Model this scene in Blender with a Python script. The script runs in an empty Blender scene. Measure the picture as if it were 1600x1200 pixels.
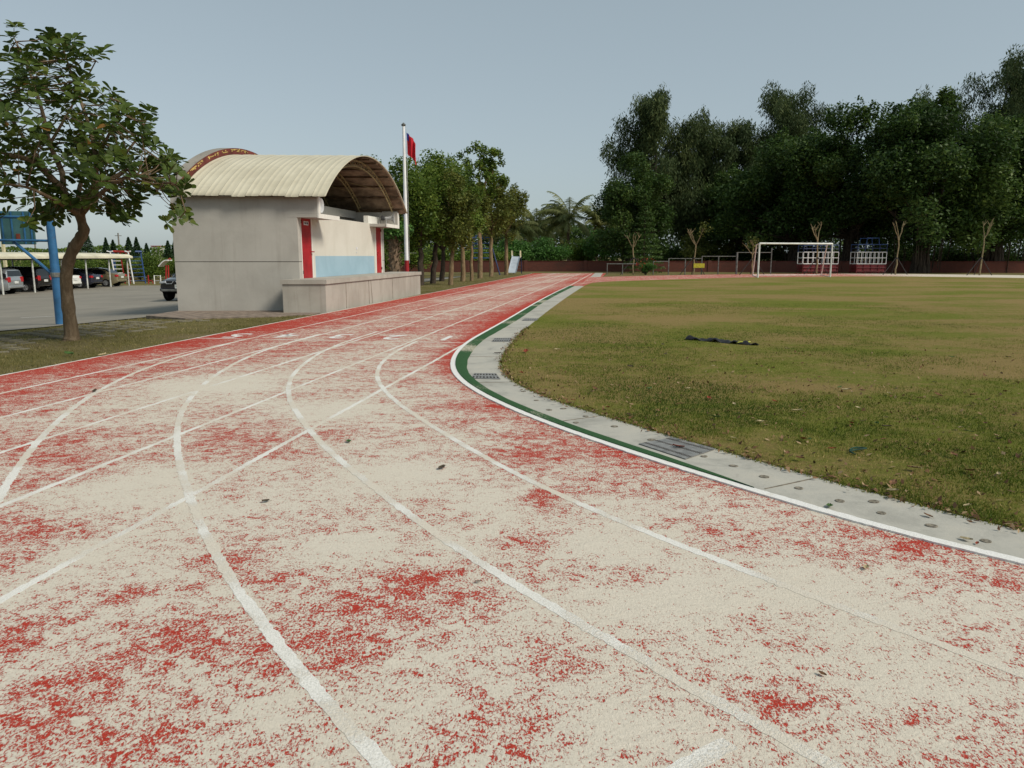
import bpy, math, random
import numpy as np
from mathutils import Vector, Matrix

random.seed(7)
RNG = np.random.default_rng(11)
R = math.radians
scene = bpy.context.scene
col = scene.collection

# ------------------------------------------------------------------ camera
CAM_H, FPX, HORIZON = 1.5, 1180.0, 400.0
PITCH = math.atan2(600 - HORIZON, FPX)
cam_d = bpy.data.cameras.new('camera')
cam_d.sensor_width = 36.0
cam_d.lens = 36.0 * FPX / 1600.0
cam_d.clip_start, cam_d.clip_end = 0.05, 3000
cam = bpy.data.objects.new('camera', cam_d)
cam.location = (0, 0, CAM_H)
cam.rotation_euler = (math.pi / 2 - PITCH, 0, 0)
col.objects.link(cam)
scene.camera = cam

# ------------------------------------------------------------------ sky, sun, exposure
SUN_DIR = Vector((0.74, -0.42, 0.80)).normalized()
SUN_EL = math.asin(SUN_DIR.z)
SUN_AZ = math.atan2(SUN_DIR.x, SUN_DIR.y)
world = bpy.data.worlds.new('World')
scene.world = world
world.use_nodes = True
wn = world.node_tree.nodes
wl = world.node_tree.links
for n in list(wn):
    wn.remove(n)
w_out = wn.new('ShaderNodeOutputWorld')
w_bg = wn.new('ShaderNodeBackground')
w_sky = wn.new('ShaderNodeTexSky')
w_sky.sky_type = 'NISHITA'
w_sky.sun_disc = False
w_sky.sun_elevation = SUN_EL
w_sky.sun_rotation = SUN_AZ
w_sky.air_density = 1.0
w_sky.dust_density = 1.0
w_sky.ozone_density = 1.5
w_hs = wn.new('ShaderNodeHueSaturation')
w_hs.inputs['Saturation'].default_value = 0.48
w_hs.inputs['Value'].default_value = 1.0
w_bg.inputs['Strength'].default_value = 0.105
wl.new(w_sky.outputs[0], w_hs.inputs['Color'])
w_mx = wn.new('ShaderNodeMix')            # even haze veil over the whole sky
w_mx.data_type = 'RGBA'
w_mx.inputs[0].default_value = 0.5
w_mx.inputs[7].default_value = (2.95, 3.95, 4.30, 1)
wl.new(w_hs.outputs[0], w_mx.inputs[6])
wl.new(w_mx.outputs[2], w_bg.inputs['Color'])
wl.new(w_bg.outputs[0], w_out.inputs['Surface'])

sun_d = bpy.data.lights.new('sun', 'SUN')
sun_d.energy = 3.1
sun_d.angle = R(18)
sun_d.color = (1.0, 0.92, 0.79)
sun = bpy.data.objects.new('sun', sun_d)
sun.rotation_euler = (-SUN_DIR).to_track_quat('-Z', 'Y').to_euler()
sun.location = SUN_DIR * 60
col.objects.link(sun)

scene.view_settings.view_transform = 'Standard'
scene.view_settings.look = 'None'
scene.view_settings.gamma = 1.0
scene.view_settings.use_curve_mapping = False
scene.view_settings.exposure = 0.12

# ------------------------------------------------------------------ measuring helpers
def gp(px, py, z=0.0):
    """photo measurement -> point on the horizontal plane at height z"""
    u, v = (px - 800) / FPX, (600 - py) / FPX
    d = (u, math.cos(PITCH) + v * math.sin(PITCH), -math.sin(PITCH) + v * math.cos(PITCH))
    t = (z - CAM_H) / d[2]
    return Vector((d[0] * t, d[1] * t, z))

def at(px, py, y):
    """photo measurement -> point standing y metres ahead"""
    u, v = (px - 800) / FPX, (600 - py) / FPX
    d = (u, math.cos(PITCH) + v * math.sin(PITCH), -math.sin(PITCH) + v * math.cos(PITCH))
    t = y / d[1]
    return Vector((d[0] * t, y, CAM_H + d[2] * t))

TRK = R(8.3)                                     # direction of the home straight
TD = Vector((math.sin(TRK), math.cos(TRK), 0))
TN = Vector((-math.cos(TRK), math.sin(TRK), 0))  # to the left of the track
def lane_x(i, y):
    return -1.55 - 1.036 * i + (y - 8) * math.tan(TRK)
P5 = Vector((lane_x(5, 8), 8, 0))
def s_left(x, y):
    return (x - P5.x) * TN.x + (y - P5.y) * TN.y
def lot_z(x, y):
    s = s_left(x, y)
    return float(np.interp(s, [2.6, 4.2, 5.8, 11.6, 20, 31], [0, -0.05, -0.15, -0.5, -0.74, -0.85]))

# ------------------------------------------------------------------ mesh helpers
class MB:
    def __init__(self, xf=None):
        self.v, self.f, self.xf = [], [], xf
    def add(self, vs, fs):
        o = len(self.v)
        self.v += [tuple(p) for p in vs]
        self.f += [tuple(i + o for i in f) for f in fs]
    def box(self, c, s, rz=0.0, bev=0.0):
        cx, cy, cz = c
        hx, hy, hz = s[0] / 2, s[1] / 2, s[2] / 2
        ca, sa = math.cos(rz), math.sin(rz)
        vs = []
        if bev <= 0:
            for z in (-hz, hz):
                for x, y in ((-hx, -hy), (hx, -hy), (hx, hy), (-hx, hy)):
                    vs.append((cx + x * ca - y * sa, cy + x * sa + y * ca, cz + z))
            fs = [(3, 2, 1, 0), (4, 5, 6, 7), (0, 1, 5, 4), (1, 2, 6, 5), (2, 3, 7, 6), (3, 0, 4, 7)]
            self.add(vs, fs)
        else:
            b = bev
            rings = [(-hz, b), (-hz + b, 0), (hz - b, 0), (hz, b)]
            for z, i in rings:
                x1, y1 = hx - i, hy - i
                for x, y in ((-x1 + b, -y1), (x1 - b, -y1), (x1, -y1 + b), (x1, y1 - b), (x1 - b, y1), (-x1 + b, y1), (-x1, y1 - b), (-x1, -y1 + b)):
                    vs.append((cx + x * ca - y * sa, cy + x * sa + y * ca, cz + z))
            fs = [tuple(range(7, -1, -1)), tuple(range(24, 32))]
            for k in range(3):
                for j in range(8):
                    fs.append((k * 8 + j, k * 8 + (j + 1) % 8, k * 8 + 8 + (j + 1) % 8, k * 8 + 8 + j))
            self.add(vs, fs)
    def hexa(self, p):            # 8 corners, bottom ring then top ring
        self.add(p, [(3, 2, 1, 0), (4, 5, 6, 7), (0, 1, 5, 4), (1, 2, 6, 5), (2, 3, 7, 6), (3, 0, 4, 7)])
    def tube(self, pts, rad, n=8, cap=True):
        pts = [Vector(p) for p in pts]
        if not hasattr(rad, '__len__'):
            rad = [rad] * len(pts)
        vs, fs = [], []
        prev = None
        for i, p in enumerate(pts):
            a = pts[max(i - 1, 0)]; b = pts[min(i + 1, len(pts) - 1)]
            t = (b - a)
            if t.length < 1e-9: t = Vector((0, 0, 1))
            t.normalize()
            if prev is None:
                ref = Vector((0, 0, 1)) if abs(t.z) < 0.9 else Vector((1, 0, 0))
                e1 = t.cross(ref).normalized()
            else:
                e1 = (prev - t * prev.dot(t))
                e1 = e1.normalized() if e1.length > 1e-6 else t.orthogonal().normalized()
            prev = e1
            e2 = t.cross(e1)
            for k in range(n):
                a_ = 2 * math.pi * k / n
                vs.append(p + (e1 * math.cos(a_) + e2 * math.sin(a_)) * rad[i])
        for i in range(len(pts) - 1):
            for k in range(n):
                fs.append((i * n + k, i * n + (k + 1) % n, (i + 1) * n + (k + 1) % n, (i + 1) * n + k))
        if cap:
            fs.append(tuple(range(n - 1, -1, -1)))
            fs.append(tuple(range((len(pts) - 1) * n, len(pts) * n)))
        self.add(vs, fs)
    def lathe(self, prof, c, axis='z', n=20):   # prof: (radius, along)
        vs, fs = [], []
        for r, h in prof:
            for k in range(n):
                a = 2 * math.pi * k / n
                x, y = r * math.cos(a), r * math.sin(a)
                q = {'z': (x, y, h), 'x': (h, x, y), 'y': (x, h, y)}[axis]
                vs.append((c[0] + q[0], c[1] + q[1], c[2] + q[2]))
        m = len(prof)
        for i in range(m - 1):
            for k in range(n):
                fs.append((i * n + k, i * n + (k + 1) % n, (i + 1) * n + (k + 1) % n, (i + 1) * n + k))
        fs.append(tuple(range(n - 1, -1, -1)))
        fs.append(tuple(range((m - 1) * n, m * n)))
        self.add(vs, fs)
    def grid(self, rows):
        n = len(rows[0])
        vs = [p for r in rows for p in r]
        fs = []
        for i in range(len(rows) - 1):
            for j in range(n - 1):
                fs.append((i * n + j, i * n + j + 1, (i + 1) * n + j + 1, (i + 1) * n + j))
        self.add(vs, fs)
    def prism(self, poly, z0, z1):
        n = len(poly)
        vs = [(p[0], p[1], z0) for p in poly] + [(p[0], p[1], z1) for p in poly]
        fs = [tuple(range(n - 1, -1, -1)), tuple(range(n, 2 * n))]
        for i in range(n):
            j = (i + 1) % n
            fs.append((i, j, n + j, n + i))
        self.add(vs, fs)
    def build(self, name, m=None, parent=None, smooth=False, loc=None):
        vs = self.v
        if self.xf: vs = [tuple(self.xf(*p)) for p in vs]
        me = bpy.data.meshes.new(name)
        me.from_pydata(vs, [], self.f)
        me.update()
        o = bpy.data.objects.new(name, me)
        col.objects.link(o)
        if m: me.materials.append(M[m] if isinstance(m, str) else m)
        if smooth:
            me.polygons.foreach_set('use_smooth', [True] * len(me.polygons))
            try: me.set_sharp_from_angle(angle=R(40))
            except Exception: pass
        if parent is not None: o.parent = parent
        if loc is not None: o.location = loc
        return o

def np_mesh(name, verts, nper, m, parent=None, rnd=None, attr='rnd', loc=None):
    """verts (N, nper, 3): N separate polygons of nper corners, one mesh"""
    N = verts.shape[0]
    me = bpy.data.meshes.new(name)
    me.vertices.add(N * nper)
    me.vertices.foreach_set('co', verts.reshape(-1).astype(np.float32))
    me.loops.add(N * nper)
    me.loops.foreach_set('vertex_index', np.arange(N * nper, dtype=np.int32))
    me.polygons.add(N)
    me.polygons.foreach_set('loop_start', (np.arange(N) * nper).astype(np.int32))
    if rnd is not None:
        at_ = me.attributes.new(attr, 'FLOAT', 'POINT')
        at_.data.foreach_set('value', np.repeat(rnd, nper).astype(np.float32))
    me.update(calc_edges=True)
    me.materials.append(M[m])
    o = bpy.data.objects.new(name, me)
    col.objects.link(o)
    if parent is not None: o.parent = parent
    if loc is not None: o.location = loc
    return o

def tag(o, label, cat, group=None):
    o['label'] = label; o['category'] = cat
    if group: o['group'] = group
    return o
def thing(name, label, cat, loc=(0, 0, 0), rz=0.0, group=None):
    o = bpy.data.objects.new(name, None)
    o.empty_display_size = 0.2
    col.objects.link(o)
    o.location = loc; o.rotation_euler = (0, 0, rz)
    return tag(o, label, cat, group)
def struct(o):
    o['kind'] = 'structure'; return o
def stuff(o):
    o['kind'] = 'stuff'; return o

def catmull(pts, n=10):
    P = [Vector(p) for p in pts]
    P = [P[0] * 2 - P[1]] + P + [P[-1] * 2 - P[-2]]
    out = []
    for i in range(1, len(P) - 2):
        for k in range(n):
            t = k / n
            a, b, c, d = P[i - 1], P[i], P[i + 1], P[i + 2]
            out.append(0.5 * ((2 * b) + (c - a) * t + (2 * a - 5 * b + 4 * c - d) * t * t + (3 * b - a - 3 * c + d) * t ** 3))
    out.append(P[-2])
    return out
def smooth_line(pts, it=40):
    """resample a measured polyline evenly and relax it"""
    pts = catmull(pts, 12)
    L = [0]
    for a, b in zip(pts, pts[1:]): L.append(L[-1] + (b - a).length)
    n = max(12, int(L[-1] / 0.22))
    xs = np.interp(np.linspace(0, L[-1], n), L, [p.x for p in pts])
    ys = np.interp(np.linspace(0, L[-1], n), L, [p.y for p in pts])
    for _ in range(it):
        xs[1:-1] = xs[1:-1] * .5 + (xs[:-2] + xs[2:]) * .25
        ys[1:-1] = ys[1:-1] * .5 + (ys[:-2] + ys[2:]) * .25
    return [Vector((x, y, 0)) for x, y in zip(xs, ys)]
def offset(line, d):
    out = []
    for i, p in enumerate(line):
        t = line[min(i + 1, len(line) - 1)] - line[max(i - 1, 0)]
        t.normalize()
        out.append(p + Vector((-t.y, t.x, 0)) * d)
    return out
def resample(line, n):
    L = [0]
    for a, b in zip(line, line[1:]): L.append(L[-1] + (b - a).length)
    q = np.linspace(0, L[-1], n); X = [p.x for p in line]; Y = [p.y for p in line]
    return [Vector((np.interp(t, L, X), np.interp(t, L, Y), 0)) for t in q]

def ribbon(mb, a, b, z):
    mb.grid([[(p.x, p.y, z) for p in a], [(p.x, p.y, z) for p in b]])

# ------------------------------------------------------------------ materials
M = {}
class NT:
    def __init__(self, name):
        m = bpy.data.materials.new(name); m.use_nodes = True
        self.m, self.n, self.l = m, m.node_tree.nodes, m.node_tree.links
        self.b = self.n['Principled BSDF']; self.out = self.n['Material Output']
        M[name] = m
    def new(self, t, **kw):
        n = self.n.new(t)
        for k, v in kw.items(): setattr(n, k, v)
        return n
    def put(self, sock, v):
        if isinstance(v, bpy.types.NodeSocket): self.l.new(v, sock)
        else: sock.default_value = v
    def coord(self, kind='Object', scale=None):
        if kind == 'World': o = self.new('ShaderNodeNewGeometry').outputs['Position']
        else: o = self.new('ShaderNodeTexCoord').outputs[kind]
        if scale:
            mp = self.new('ShaderNodeMapping'); mp.inputs['Scale'].default_value = scale
            self.l.new(o, mp.inputs['Vector']); o = mp.outputs[0]
        return o
    def noise(self, co, scale, detail=4, rough=.55, dist=0.0):
        n = self.new('ShaderNodeTexNoise')
        n.inputs['Scale'].default_value = scale; n.inputs['Detail'].default_value = detail
        n.inputs['Roughness'].default_value = rough; n.inputs['Distortion'].default_value = dist
        self.l.new(co, n.inputs['Vector']); return n.outputs['Fac']
    def math(self, op, a, b=0.0, c=None, clamp=False):
        n = self.new('ShaderNodeMath', operation=op, use_clamp=clamp)
        self.put(n.inputs[0], a); self.put(n.inputs[1], b)
        if c is not None: self.put(n.inputs[2], c)
        return n.outputs[0]
    def mix(self, f, a, b):
        n = self.new('ShaderNodeMix', data_type='RGBA')
        self.put(n.inputs[0], f)
        self.put(n.inputs[6], a if isinstance(a, bpy.types.NodeSocket) else (*a, 1))
        self.put(n.inputs[7], b if isinstance(b, bpy.types.NodeSocket) else (*b, 1))
        return n.outputs[2]
    def ramp(self, f, stops):
        n = self.new('ShaderNodeValToRGB'); e = n.color_ramp.elements
        while len(e) < len(stops): e.new(0.5)
        for i, (p, c) in enumerate(stops):
            e[i].position = p; e[i].color = (*c, 1) if len(c) == 3 else c
        self.put(n.inputs[0], f); return n.outputs[0]
    def step(self, f, lo, hi):
        n = self.new('ShaderNodeMapRange', interpolation_type='SMOOTHSTEP')
        self.put(n.inputs[0], f); self.put(n.inputs[1], lo); self.put(n.inputs[2], hi)
        return n.outputs[0]
    def attr(self, name):
        return self.new('ShaderNodeAttribute', attribute_name=name).outputs['Fac']
    def bump(self, h, dist=0.01, strength=0.6, normal=None):
        n = self.new('ShaderNodeBump'); n.inputs['Distance'].default_value = dist
        n.inputs['Strength'].default_value = strength
        self.l.new(h, n.inputs['Height'])
        if normal is not None: self.l.new(normal, n.inputs['Normal'])
        self.l.new(n.outputs[0], self.b.inputs['Normal'])
        return n.outputs[0]
    def done(self, color, rough=.8, spec=.3, metal=0.0):
        c = self.b.inputs['Base Color']
        if isinstance(color, bpy.types.NodeSocket): self.l.new(color, c)
        else: c.default_value = (*color, 1)
        self.put(self.b.inputs['Roughness'], rough)
        self.b.inputs['Specular IOR Level'].default_value = spec
        self.b.inputs['Metallic'].default_value = metal
        return self.m

def plain(name, c, rough=.6, spec=.35, metal=0.0, var=.16, scale=6.0, dirt=None, bump=0.0, bscale=60):
    """paint, metal or plaster with uneven tone and some grime"""
    t = NT(name); co = t.coord('Object')
    n1 = t.noise(co, scale, 5, .6)
    lo = tuple(max(0, x * (1 - var * 1.6)) for x in c); hi = tuple(min(1, x * (1 + var)) for x in c)
    cc = t.mix(t.step(n1, .3, .7), lo, hi)
    if dirt:
        n2 = t.noise(co, scale * 1.7, 8, .7, .4)
        cc = t.mix(t.math('MULTIPLY', t.step(n2, .55, .75), dirt[3]), cc, dirt[:3])
    if bump: t.bump(t.noise(co, bscale, 4, .6), .004, bump)
    return t.done(cc, rough, spec, metal)

def leafmat(name, dark, mid, light, trans=.3, rough=.55):
    t = NT(name); r = t.attr('rnd')
    c = t.ramp(r, [(0, dark), (.55, mid), (1, light)])
    t.done(c, rough, .25)
    tr = t.new('ShaderNodeBsdfTranslucent'); t.l.new(c, tr.inputs['Color'])
    mx = t.new('ShaderNodeMixShader'); mx.inputs[0].default_value = trans
    t.l.new(t.b.outputs[0], mx.inputs[1]); t.l.new(tr.outputs[0], mx.inputs[2])
    t.l.new(mx.outputs[0], t.out.inputs['Surface'])

def make_materials():
    # --- track: red turf pile with sand worked into it; 'sand' says how much sand lies where
    def sand_mask(t, bias=0.0):
        co = t.coord('World')
        a = t.attr('sand')
        f1 = t.noise(t.coord('World', (1, .62, 1)), 100, 3, .74, .6)
        f2 = t.noise(co, 13, 6, .74, .8)
        f3 = t.noise(t.coord('World', (.55, 1, 1)), 2.6, 6, .68, .7)
        f4 = t.noise(co, .75, 3, .5)
        s = t.math('MULTIPLY_ADD', f1, 1.5, t.math('MULTIPLY_ADD', f2, 1.2, t.math('MULTIPLY', f3, .68)))
        s = t.math('ADD', s, t.math('MULTIPLY', f4, .10))
        s = t.math('ADD', s, t.math('MULTIPLY_ADD', a, 1.25, bias - 1.74 - .63 * 1.25 + .085))
        return s, f1, f2
    t = NT('track')
    s, f1, f2 = sand_mask(t)
    mask = t.step(s, -.09, .10)
    co = t.coord('World')
    red = t.ramp(t.noise(co, 90, 3, .7), [(.25, (.22, .020, .014)), (.55, (.42, .042, .026)), (.8, (.52, .085, .05))])
    sand = t.ramp(t.noise(co, 55, 6, .8), [(.2, (.41, .365, .30)), (.5, (.59, .54, .455)), (.8, (.67, .62, .53))])
    big = t.noise(co, 1.1, 4, .6)
    sand = t.mix(t.math('MULTIPLY', t.step(big, .35, .7), .35), sand, (.56, .515, .425))
    c = t.mix(mask, red, sand)
    h = t.math('ADD', t.math('MULTIPLY', mask, .35), t.math('MULTIPLY', f1, .6))
    h = t.math('ADD', h, t.math('MULTIPLY', t.noise(t.coord('World', (.5, 1, 1)), 9, 4, .6, 1.2), 1.1))
    t.bump(h, .012, .55)
    t.done(c, .92, .15)
    # --- painted lines: white turf, buried by sand in places
    t = NT('line_paint')
    co = t.coord('World')
    n = t.noise(co, 1.7, 3, .55)
    f = t.noise(co, 75, 3, .75)
    cover = t.math('ADD', t.math('MULTIPLY', n, 1.5), t.math('MULTIPLY', f, .55))
    m = t.step(cover, .90, 1.16)
    white = t.ramp(t.noise(co, 140, 2, .7), [(.25, (.52, .51, .46)), (.6, (.74, .73, .69))])
    sand = t.ramp(t.noise(co, 55, 6, .8), [(.2, (.41, .365, .30)), (.5, (.59, .54, .455)), (.8, (.66, .61, .52))])
    c = t.mix(t.math('MULTIPLY', m, .95), white, sand)
    rd = t.step(t.math('ADD', t.noise(co, 60, 2, .7), t.math('MULTIPLY', t.noise(co, 3.1, 3, .6), .5)), .96, 1.0)
    c = t.mix(t.math('MULTIPLY', rd, .55), c, (.36, .05, .035))
    t.bump(t.math('ADD', t.noise(co, 120, 2, .7), m), .008, .5)
    t.done(c, .9, .15)
    t = NT('kerb_paint')
    co = t.coord('World')
    c = t.ramp(t.noise(co, 130, 2, .7), [(.25, (.56, .555, .53)), (.6, (.76, .755, .73))])
    m = t.step(t.noise(co, 2.3, 6, .75), .56, .72)
    c = t.mix(t.math('MULTIPLY', m, .6), c, (.54, .49, .40))
    t.bump(t.noise(co, 120, 2, .7), .006, .5); t.done(c, .9, .15)
    # --- green turf strip
    t = NT('green_turf'); co = t.coord('World')
    c = t.ramp(t.noise(co, 110, 3, .7), [(.25, (.02, .05, .02)), (.55, (.042, .108, .045)), (.85, (.08, .15, .075))])
    m = t.step(t.math('ADD', t.noise(co, 40, 4, .8), t.math('MULTIPLY', t.noise(co, .55, 2, .5), 1.3)), 1.28, 1.42)
    c = t.mix(m, c, (.48, .44, .35)); t.bump(t.noise(co, 160, 2, .7), .01, .7); t.done(c, .95, .1)
    # --- concrete gutter
    t = NT('gutter'); co = t.coord('World')
    c = t.ramp(t.noise(co, 2.2, 7, .68, .5), [(.28, (.27, .265, .235)), (.5, (.40, .39, .345)), (.75, (.46, .435, .37))])
    st = t.step(t.noise(co, 7, 6, .75, .8), .56, .74)
    c = t.mix(t.math('MULTIPLY', st, .45), c, (.25, .235, .19))
    sp = t.step(t.noise(co, 160, 2, .6), .66, .74)
    c = t.mix(t.math('MULTIPLY', sp, .5), c, (.2, .19, .16))
    t.bump(t.noise(co, 35, 6, .7), .006, .5); t.done(c, .85, .25)
    # --- field soil and turf
    t = NT('field'); co = t.coord('World')
    g = t.ramp(t.noise(co, 45, 5, .8), [(.2, (.045, .062, .009)), (.5, (.135, .155, .024)), (.8, (.25, .235, .055))])
    d = t.ramp(t.noise(co, 38, 6, .8), [(.2, (.13, .085, .035)), (.5, (.27, .185, .08)), (.8, (.37, .275, .135))])
    m = t.step(t.math('ADD', t.math('MULTIPLY', t.noise(t.coord('World', (.55, 1, 1)), .32, 6, .62, .6), 1.15), t.math('MULTIPLY', t.noise(co, 6, 5, .8), .6)), .72, .98)
    c = t.mix(t.math('MULTIPLY', m, .8), g, d)
    t.bump(t.noise(co, 30, 6, .8), .04, .8); t.done(c, .95, .08)
    # --- rough ground around
    t = NT('ground'); co = t.coord('World')
    g = t.ramp(t.noise(co, 30, 5, .8), [(.2, (.045, .047, .015)), (.5, (.13, .118, .04)), (.8, (.21, .185, .08))])
    d = t.ramp(t.noise(co, 24, 6, .8), [(.2, (.10, .075, .04)), (.5, (.18, .14, .08)), (.8, (.26, .205, .125))])
    m = t.step(t.math('ADD', t.noise(co, .5, 6, .65), t.math('MULTIPLY', t.noise(co, 8, 4, .8), .4)), .62, .86)
    t.bump(t.noise(co, 22, 6, .8), .04, .7); t.done(t.mix(t.math('MULTIPLY', m, .7), g, d), .95, .08)
    # --- lot
    t = NT('lot'); co = t.coord('World')
    c = t.ramp(t.noise(co, .35, 6, .6, .3), [(.3, (.175, .162, .135)), (.55, (.225, .208, .172)), (.75, (.27, .25, .21))])
    st = t.step(t.noise(t.coord('World', (.3, 1, 1)), 1.3, 7, .7, .6), .52, .72)
    c = t.mix(t.math('MULTIPLY', st, .35), c, (.15, .137, .115))
    sp = t.noise(co, 40, 3, .7); c = t.mix(t.math('MULTIPLY', sp, .25), c, (.29, .27, .23))
    t.bump(t.noise(co, 14, 6, .7), .01, .4); t.done(c, .85, .25)
    # --- weathered concrete / plaster of the stage
    def wallmat(name, a, b, streak, k=.5):
        t = NT(name); co = t.coord('Object')
        c = t.mix(t.step(t.noise(co, .9, 6, .62, .4), .3, .72), a, b)
        v = t.noise(t.coord('Object', (5, 5, .35)), 1.0, 6, .7, .3)
        c = t.mix(t.math('MULTIPLY', t.step(v, .5, .74), k), c, streak)
        sp = t.step(t.noise(co, 22, 6, .75), .6, .8)
        c = t.mix(t.math('MULTIPLY', sp, .3), c, tuple(x * .6 for x in streak))
        t.bump(t.noise(co, 18, 7, .7), .006, .35); t.done(c, .88, .2)
    wallmat('wall_concrete', (.375, .36, .325), (.45, .435, .395), (.30, .28, .245), .45)
    wallmat('platform_concrete', (.33, .31, .27), (.42, .398, .35), (.20, .175, .135), .55)
    wallmat('cream_wall', (.55, .53, .465), (.61, .59, .525), (.50, .46, .37), .35)
    wallmat('blue_wall', (.27, .40, .48), (.32, .455, .54), (.25, .34, .40), .3)
    wallmat('white_trim', (.66, .65, .60), (.74, .73, .68), (.48, .45, .38), .35)
    wallmat('parapet_grey', (.22, .205, .175), (.29, .27, .235), (.12, .11, .095), .5)
    # --- roofing sheet
    t = NT('roof_sheet'); co = t.coord('Object')
    c = t.mix(t.step(t.noise(co, 1.1, 6, .65, .5), .3, .7), (.46, .425, .32), (.54, .505, .39))
    v = t.step(t.noise(t.coord('Object', (9, .8, .8)), 1.2, 6, .75), .56, .76)
    c = t.mix(t.math('MULTIPLY', v, .3), c, (.36, .32, .235))
    sp = t.step(t.noise(co, 9, 7, .8, .8), .64, .76)
    c = t.mix(t.math('MULTIPLY', sp, .45), c, (.25, .2, .12))
    t.done(c, .55, .35)
    plain('roof_lining', (.25, .195, .14), .85, .15, var=.35, scale=2.2, dirt=(.07, .05, .035, .5))
    plain('truss_paint', (.27, .22, .11), .6, .3, var=.2, scale=9, dirt=(.16, .1, .05, .5))
    plain('stain_dark', (.19, .165, .13), .9, .1, var=.3, scale=8)
    plain('purlin', (.11, .075, .045), .8, .2, var=.3)
    plain('maroon', (.13, .035, .028), .75, .2, var=.25, scale=3)
    plain('yellow_letter', (.48, .34, .11), .6, .3, var=.2, scale=9)
    plain('door_red', (.35, .014, .02), .45, .4, var=.16, scale=2, dirt=(.16, .02, .02, .35))
    plain('sign_white', (.6, .6, .62), .6, .3)
    plain('sign_ink', (.05, .05, .09), .6, .3)
    plain('dark_gap', (.035, .03, .026), .95, .05)
    plain('horn_metal', (.52, .53, .54), .4, .5, var=.15, scale=10)
    plain('horn_dark', (.07, .07, .075), .6, .3)
    plain('brick_red', (.23, .185, .15), .9, .15, var=.25, scale=5, bump=.4)
    plain('pole_white', (.78, .79, .80), .4, .4, var=.05, scale=3)
    plain('pole_red', (.30, .012, .016), .5, .4, var=.12)
    t = NT('flag_cloth')
    f = t.attr('rnd'); c = t.ramp(f, [(0, (.62, .035, .05)), (.5, (.045, .06, .27))]); t.n['Color Ramp'].color_ramp.interpolation = 'CONSTANT'
    t.done(c, .8, .15)
    tr = t.new('ShaderNodeBsdfTranslucent'); t.l.new(c, tr.inputs['Color'])
    mx = t.new('ShaderNodeMixShader'); mx.inputs[0].default_value = .35
    t.l.new(t.b.outputs[0], mx.inputs[1]); t.l.new(tr.outputs[0], mx.inputs[2]); t.l.new(mx.outputs[0], t.out.inputs['Surface'])
    # --- bark
    def bark(name, a, b, sc=9):
        t = NT(name); co = t.coord('Object', (1, 1, .4))
        n = t.noise(co, sc, 8, .72, .6)
        c = t.ramp(n, [(.28, tuple(x * .5 for x in a)), (.5, a), (.72, b)])
        t.bump(t.noise(co, sc * 2.6, 7, .8), .06, 1.0); t.done(c, .92, .12)
    bark('bark_almond', (.20, .145, .09), (.36, .28, .19), 7)
    bark('bark_pale', (.21, .15, .085), (.33, .25, .155), 6)
    bark('bark_dark', (.06, .047, .036), (.11, .088, .066), 5)
    bark('bark_sapling', (.25, .20, .115), (.36, .29, .18), 7)
    bark('bark_palm', (.17, .12, .08), (.27, .2, .14), 5)
    # --- foliage
    leafmat('leaf_almond', (.028, .052, .009), (.07, .11, .017), (.15, .165, .028), .36, .5)
    leafmat('leaf_almond_red', (.10, .06, .015), (.16, .085, .02), (.22, .12, .03), .3, .45)
    leafmat('leaf_street', (.045, .085, .014), (.125, .195, .03), (.25, .31, .06), .42)
    leafmat('leaf_yellowish', (.05, .07, .014), (.13, .155, .030), (.24, .235, .055), .34)
    leafmat('leaf_banyan', (.022, .048, .011), (.055, .105, .022), (.13, .185, .042), .3)
    leafmat('leaf_casuarina', (.030, .052, .018), (.064, .096, .032), (.125, .15, .05), .32, .7)
    leafmat('leaf_bush', (.03, .08, .016), (.075, .18, .036), (.14, .27, .06), .34)
    leafmat('leaf_palm', (.075, .10, .03), (.18, .21, .065), (.34, .33, .14), .42)
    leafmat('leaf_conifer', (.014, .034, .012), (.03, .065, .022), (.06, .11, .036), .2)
    leafmat('crumbs', (.05, .03, .016), (.17, .085, .04), (.36, .26, .15), .1, .8)
    leafmat('flower_red', (.35, .02, .015), (.45, .03, .02), (.55, .06, .03), .3)
    leafmat('grass_blade', (.055, .095, .010), (.16, .195, .026), (.44, .34, .13), .35, .7)
    leafmat('grass_dry', (.075, .08, .02), (.19, .165, .055), (.38, .31, .15), .35, .7)
    for nm, c in (('litter_brown', (.17, .085, .04)), ('litter_pale', (.40, .33, .19)), ('litter_green', (.06, .12, .03)),
                  ('litter_red', (.25, .05, .025)), ('litter_dark', (.06, .045, .028))):
        plain(nm, c, .7, .25, var=.35, scale=30)
    # --- paint and the rest
    plain('post_blue', (.03, .125, .27), .45, .4, var=.2, scale=2.4, dirt=(.08, .075, .07, .55))
    plain('board_teal', (.045, .12, .125), .4, .4, var=.2, scale=2)
    plain('board_patch', (.19, .05, .03), .7, .2)
    plain('goal_white', (.70, .70, .66), .5, .35, var=.12, scale=3, dirt=(.25, .17, .11, .8))
    plain('paint_white', (.72, .72, .70), .5, .35, var=.1, scale=3)
    plain('paint_red', (.34, .028, .022), .5, .35, var=.2, scale=3)
    plain('paint_maroon', (.16, .016, .02), .5, .35, var=.2, scale=3)
    plain('paint_blue', (.03, .075, .21), .5, .35, var=.25, scale=3)
    plain('paint_navy', (.018, .035, .10), .5, .35, var=.25, scale=3)
    plain('steel_slide', (.42, .47, .52), .35, .5, .2, var=.12, scale=2)
    plain('paint_cream', (.62, .56, .36), .5, .35)
    plain('fence_grey', (.16, .165, .155), .6, .35, .3, var=.25, scale=5)
    plain('stake', (.05, .046, .045), .85, .1)
    plain('sign_yellow', (.42, .38, .03), .5, .35)
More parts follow.
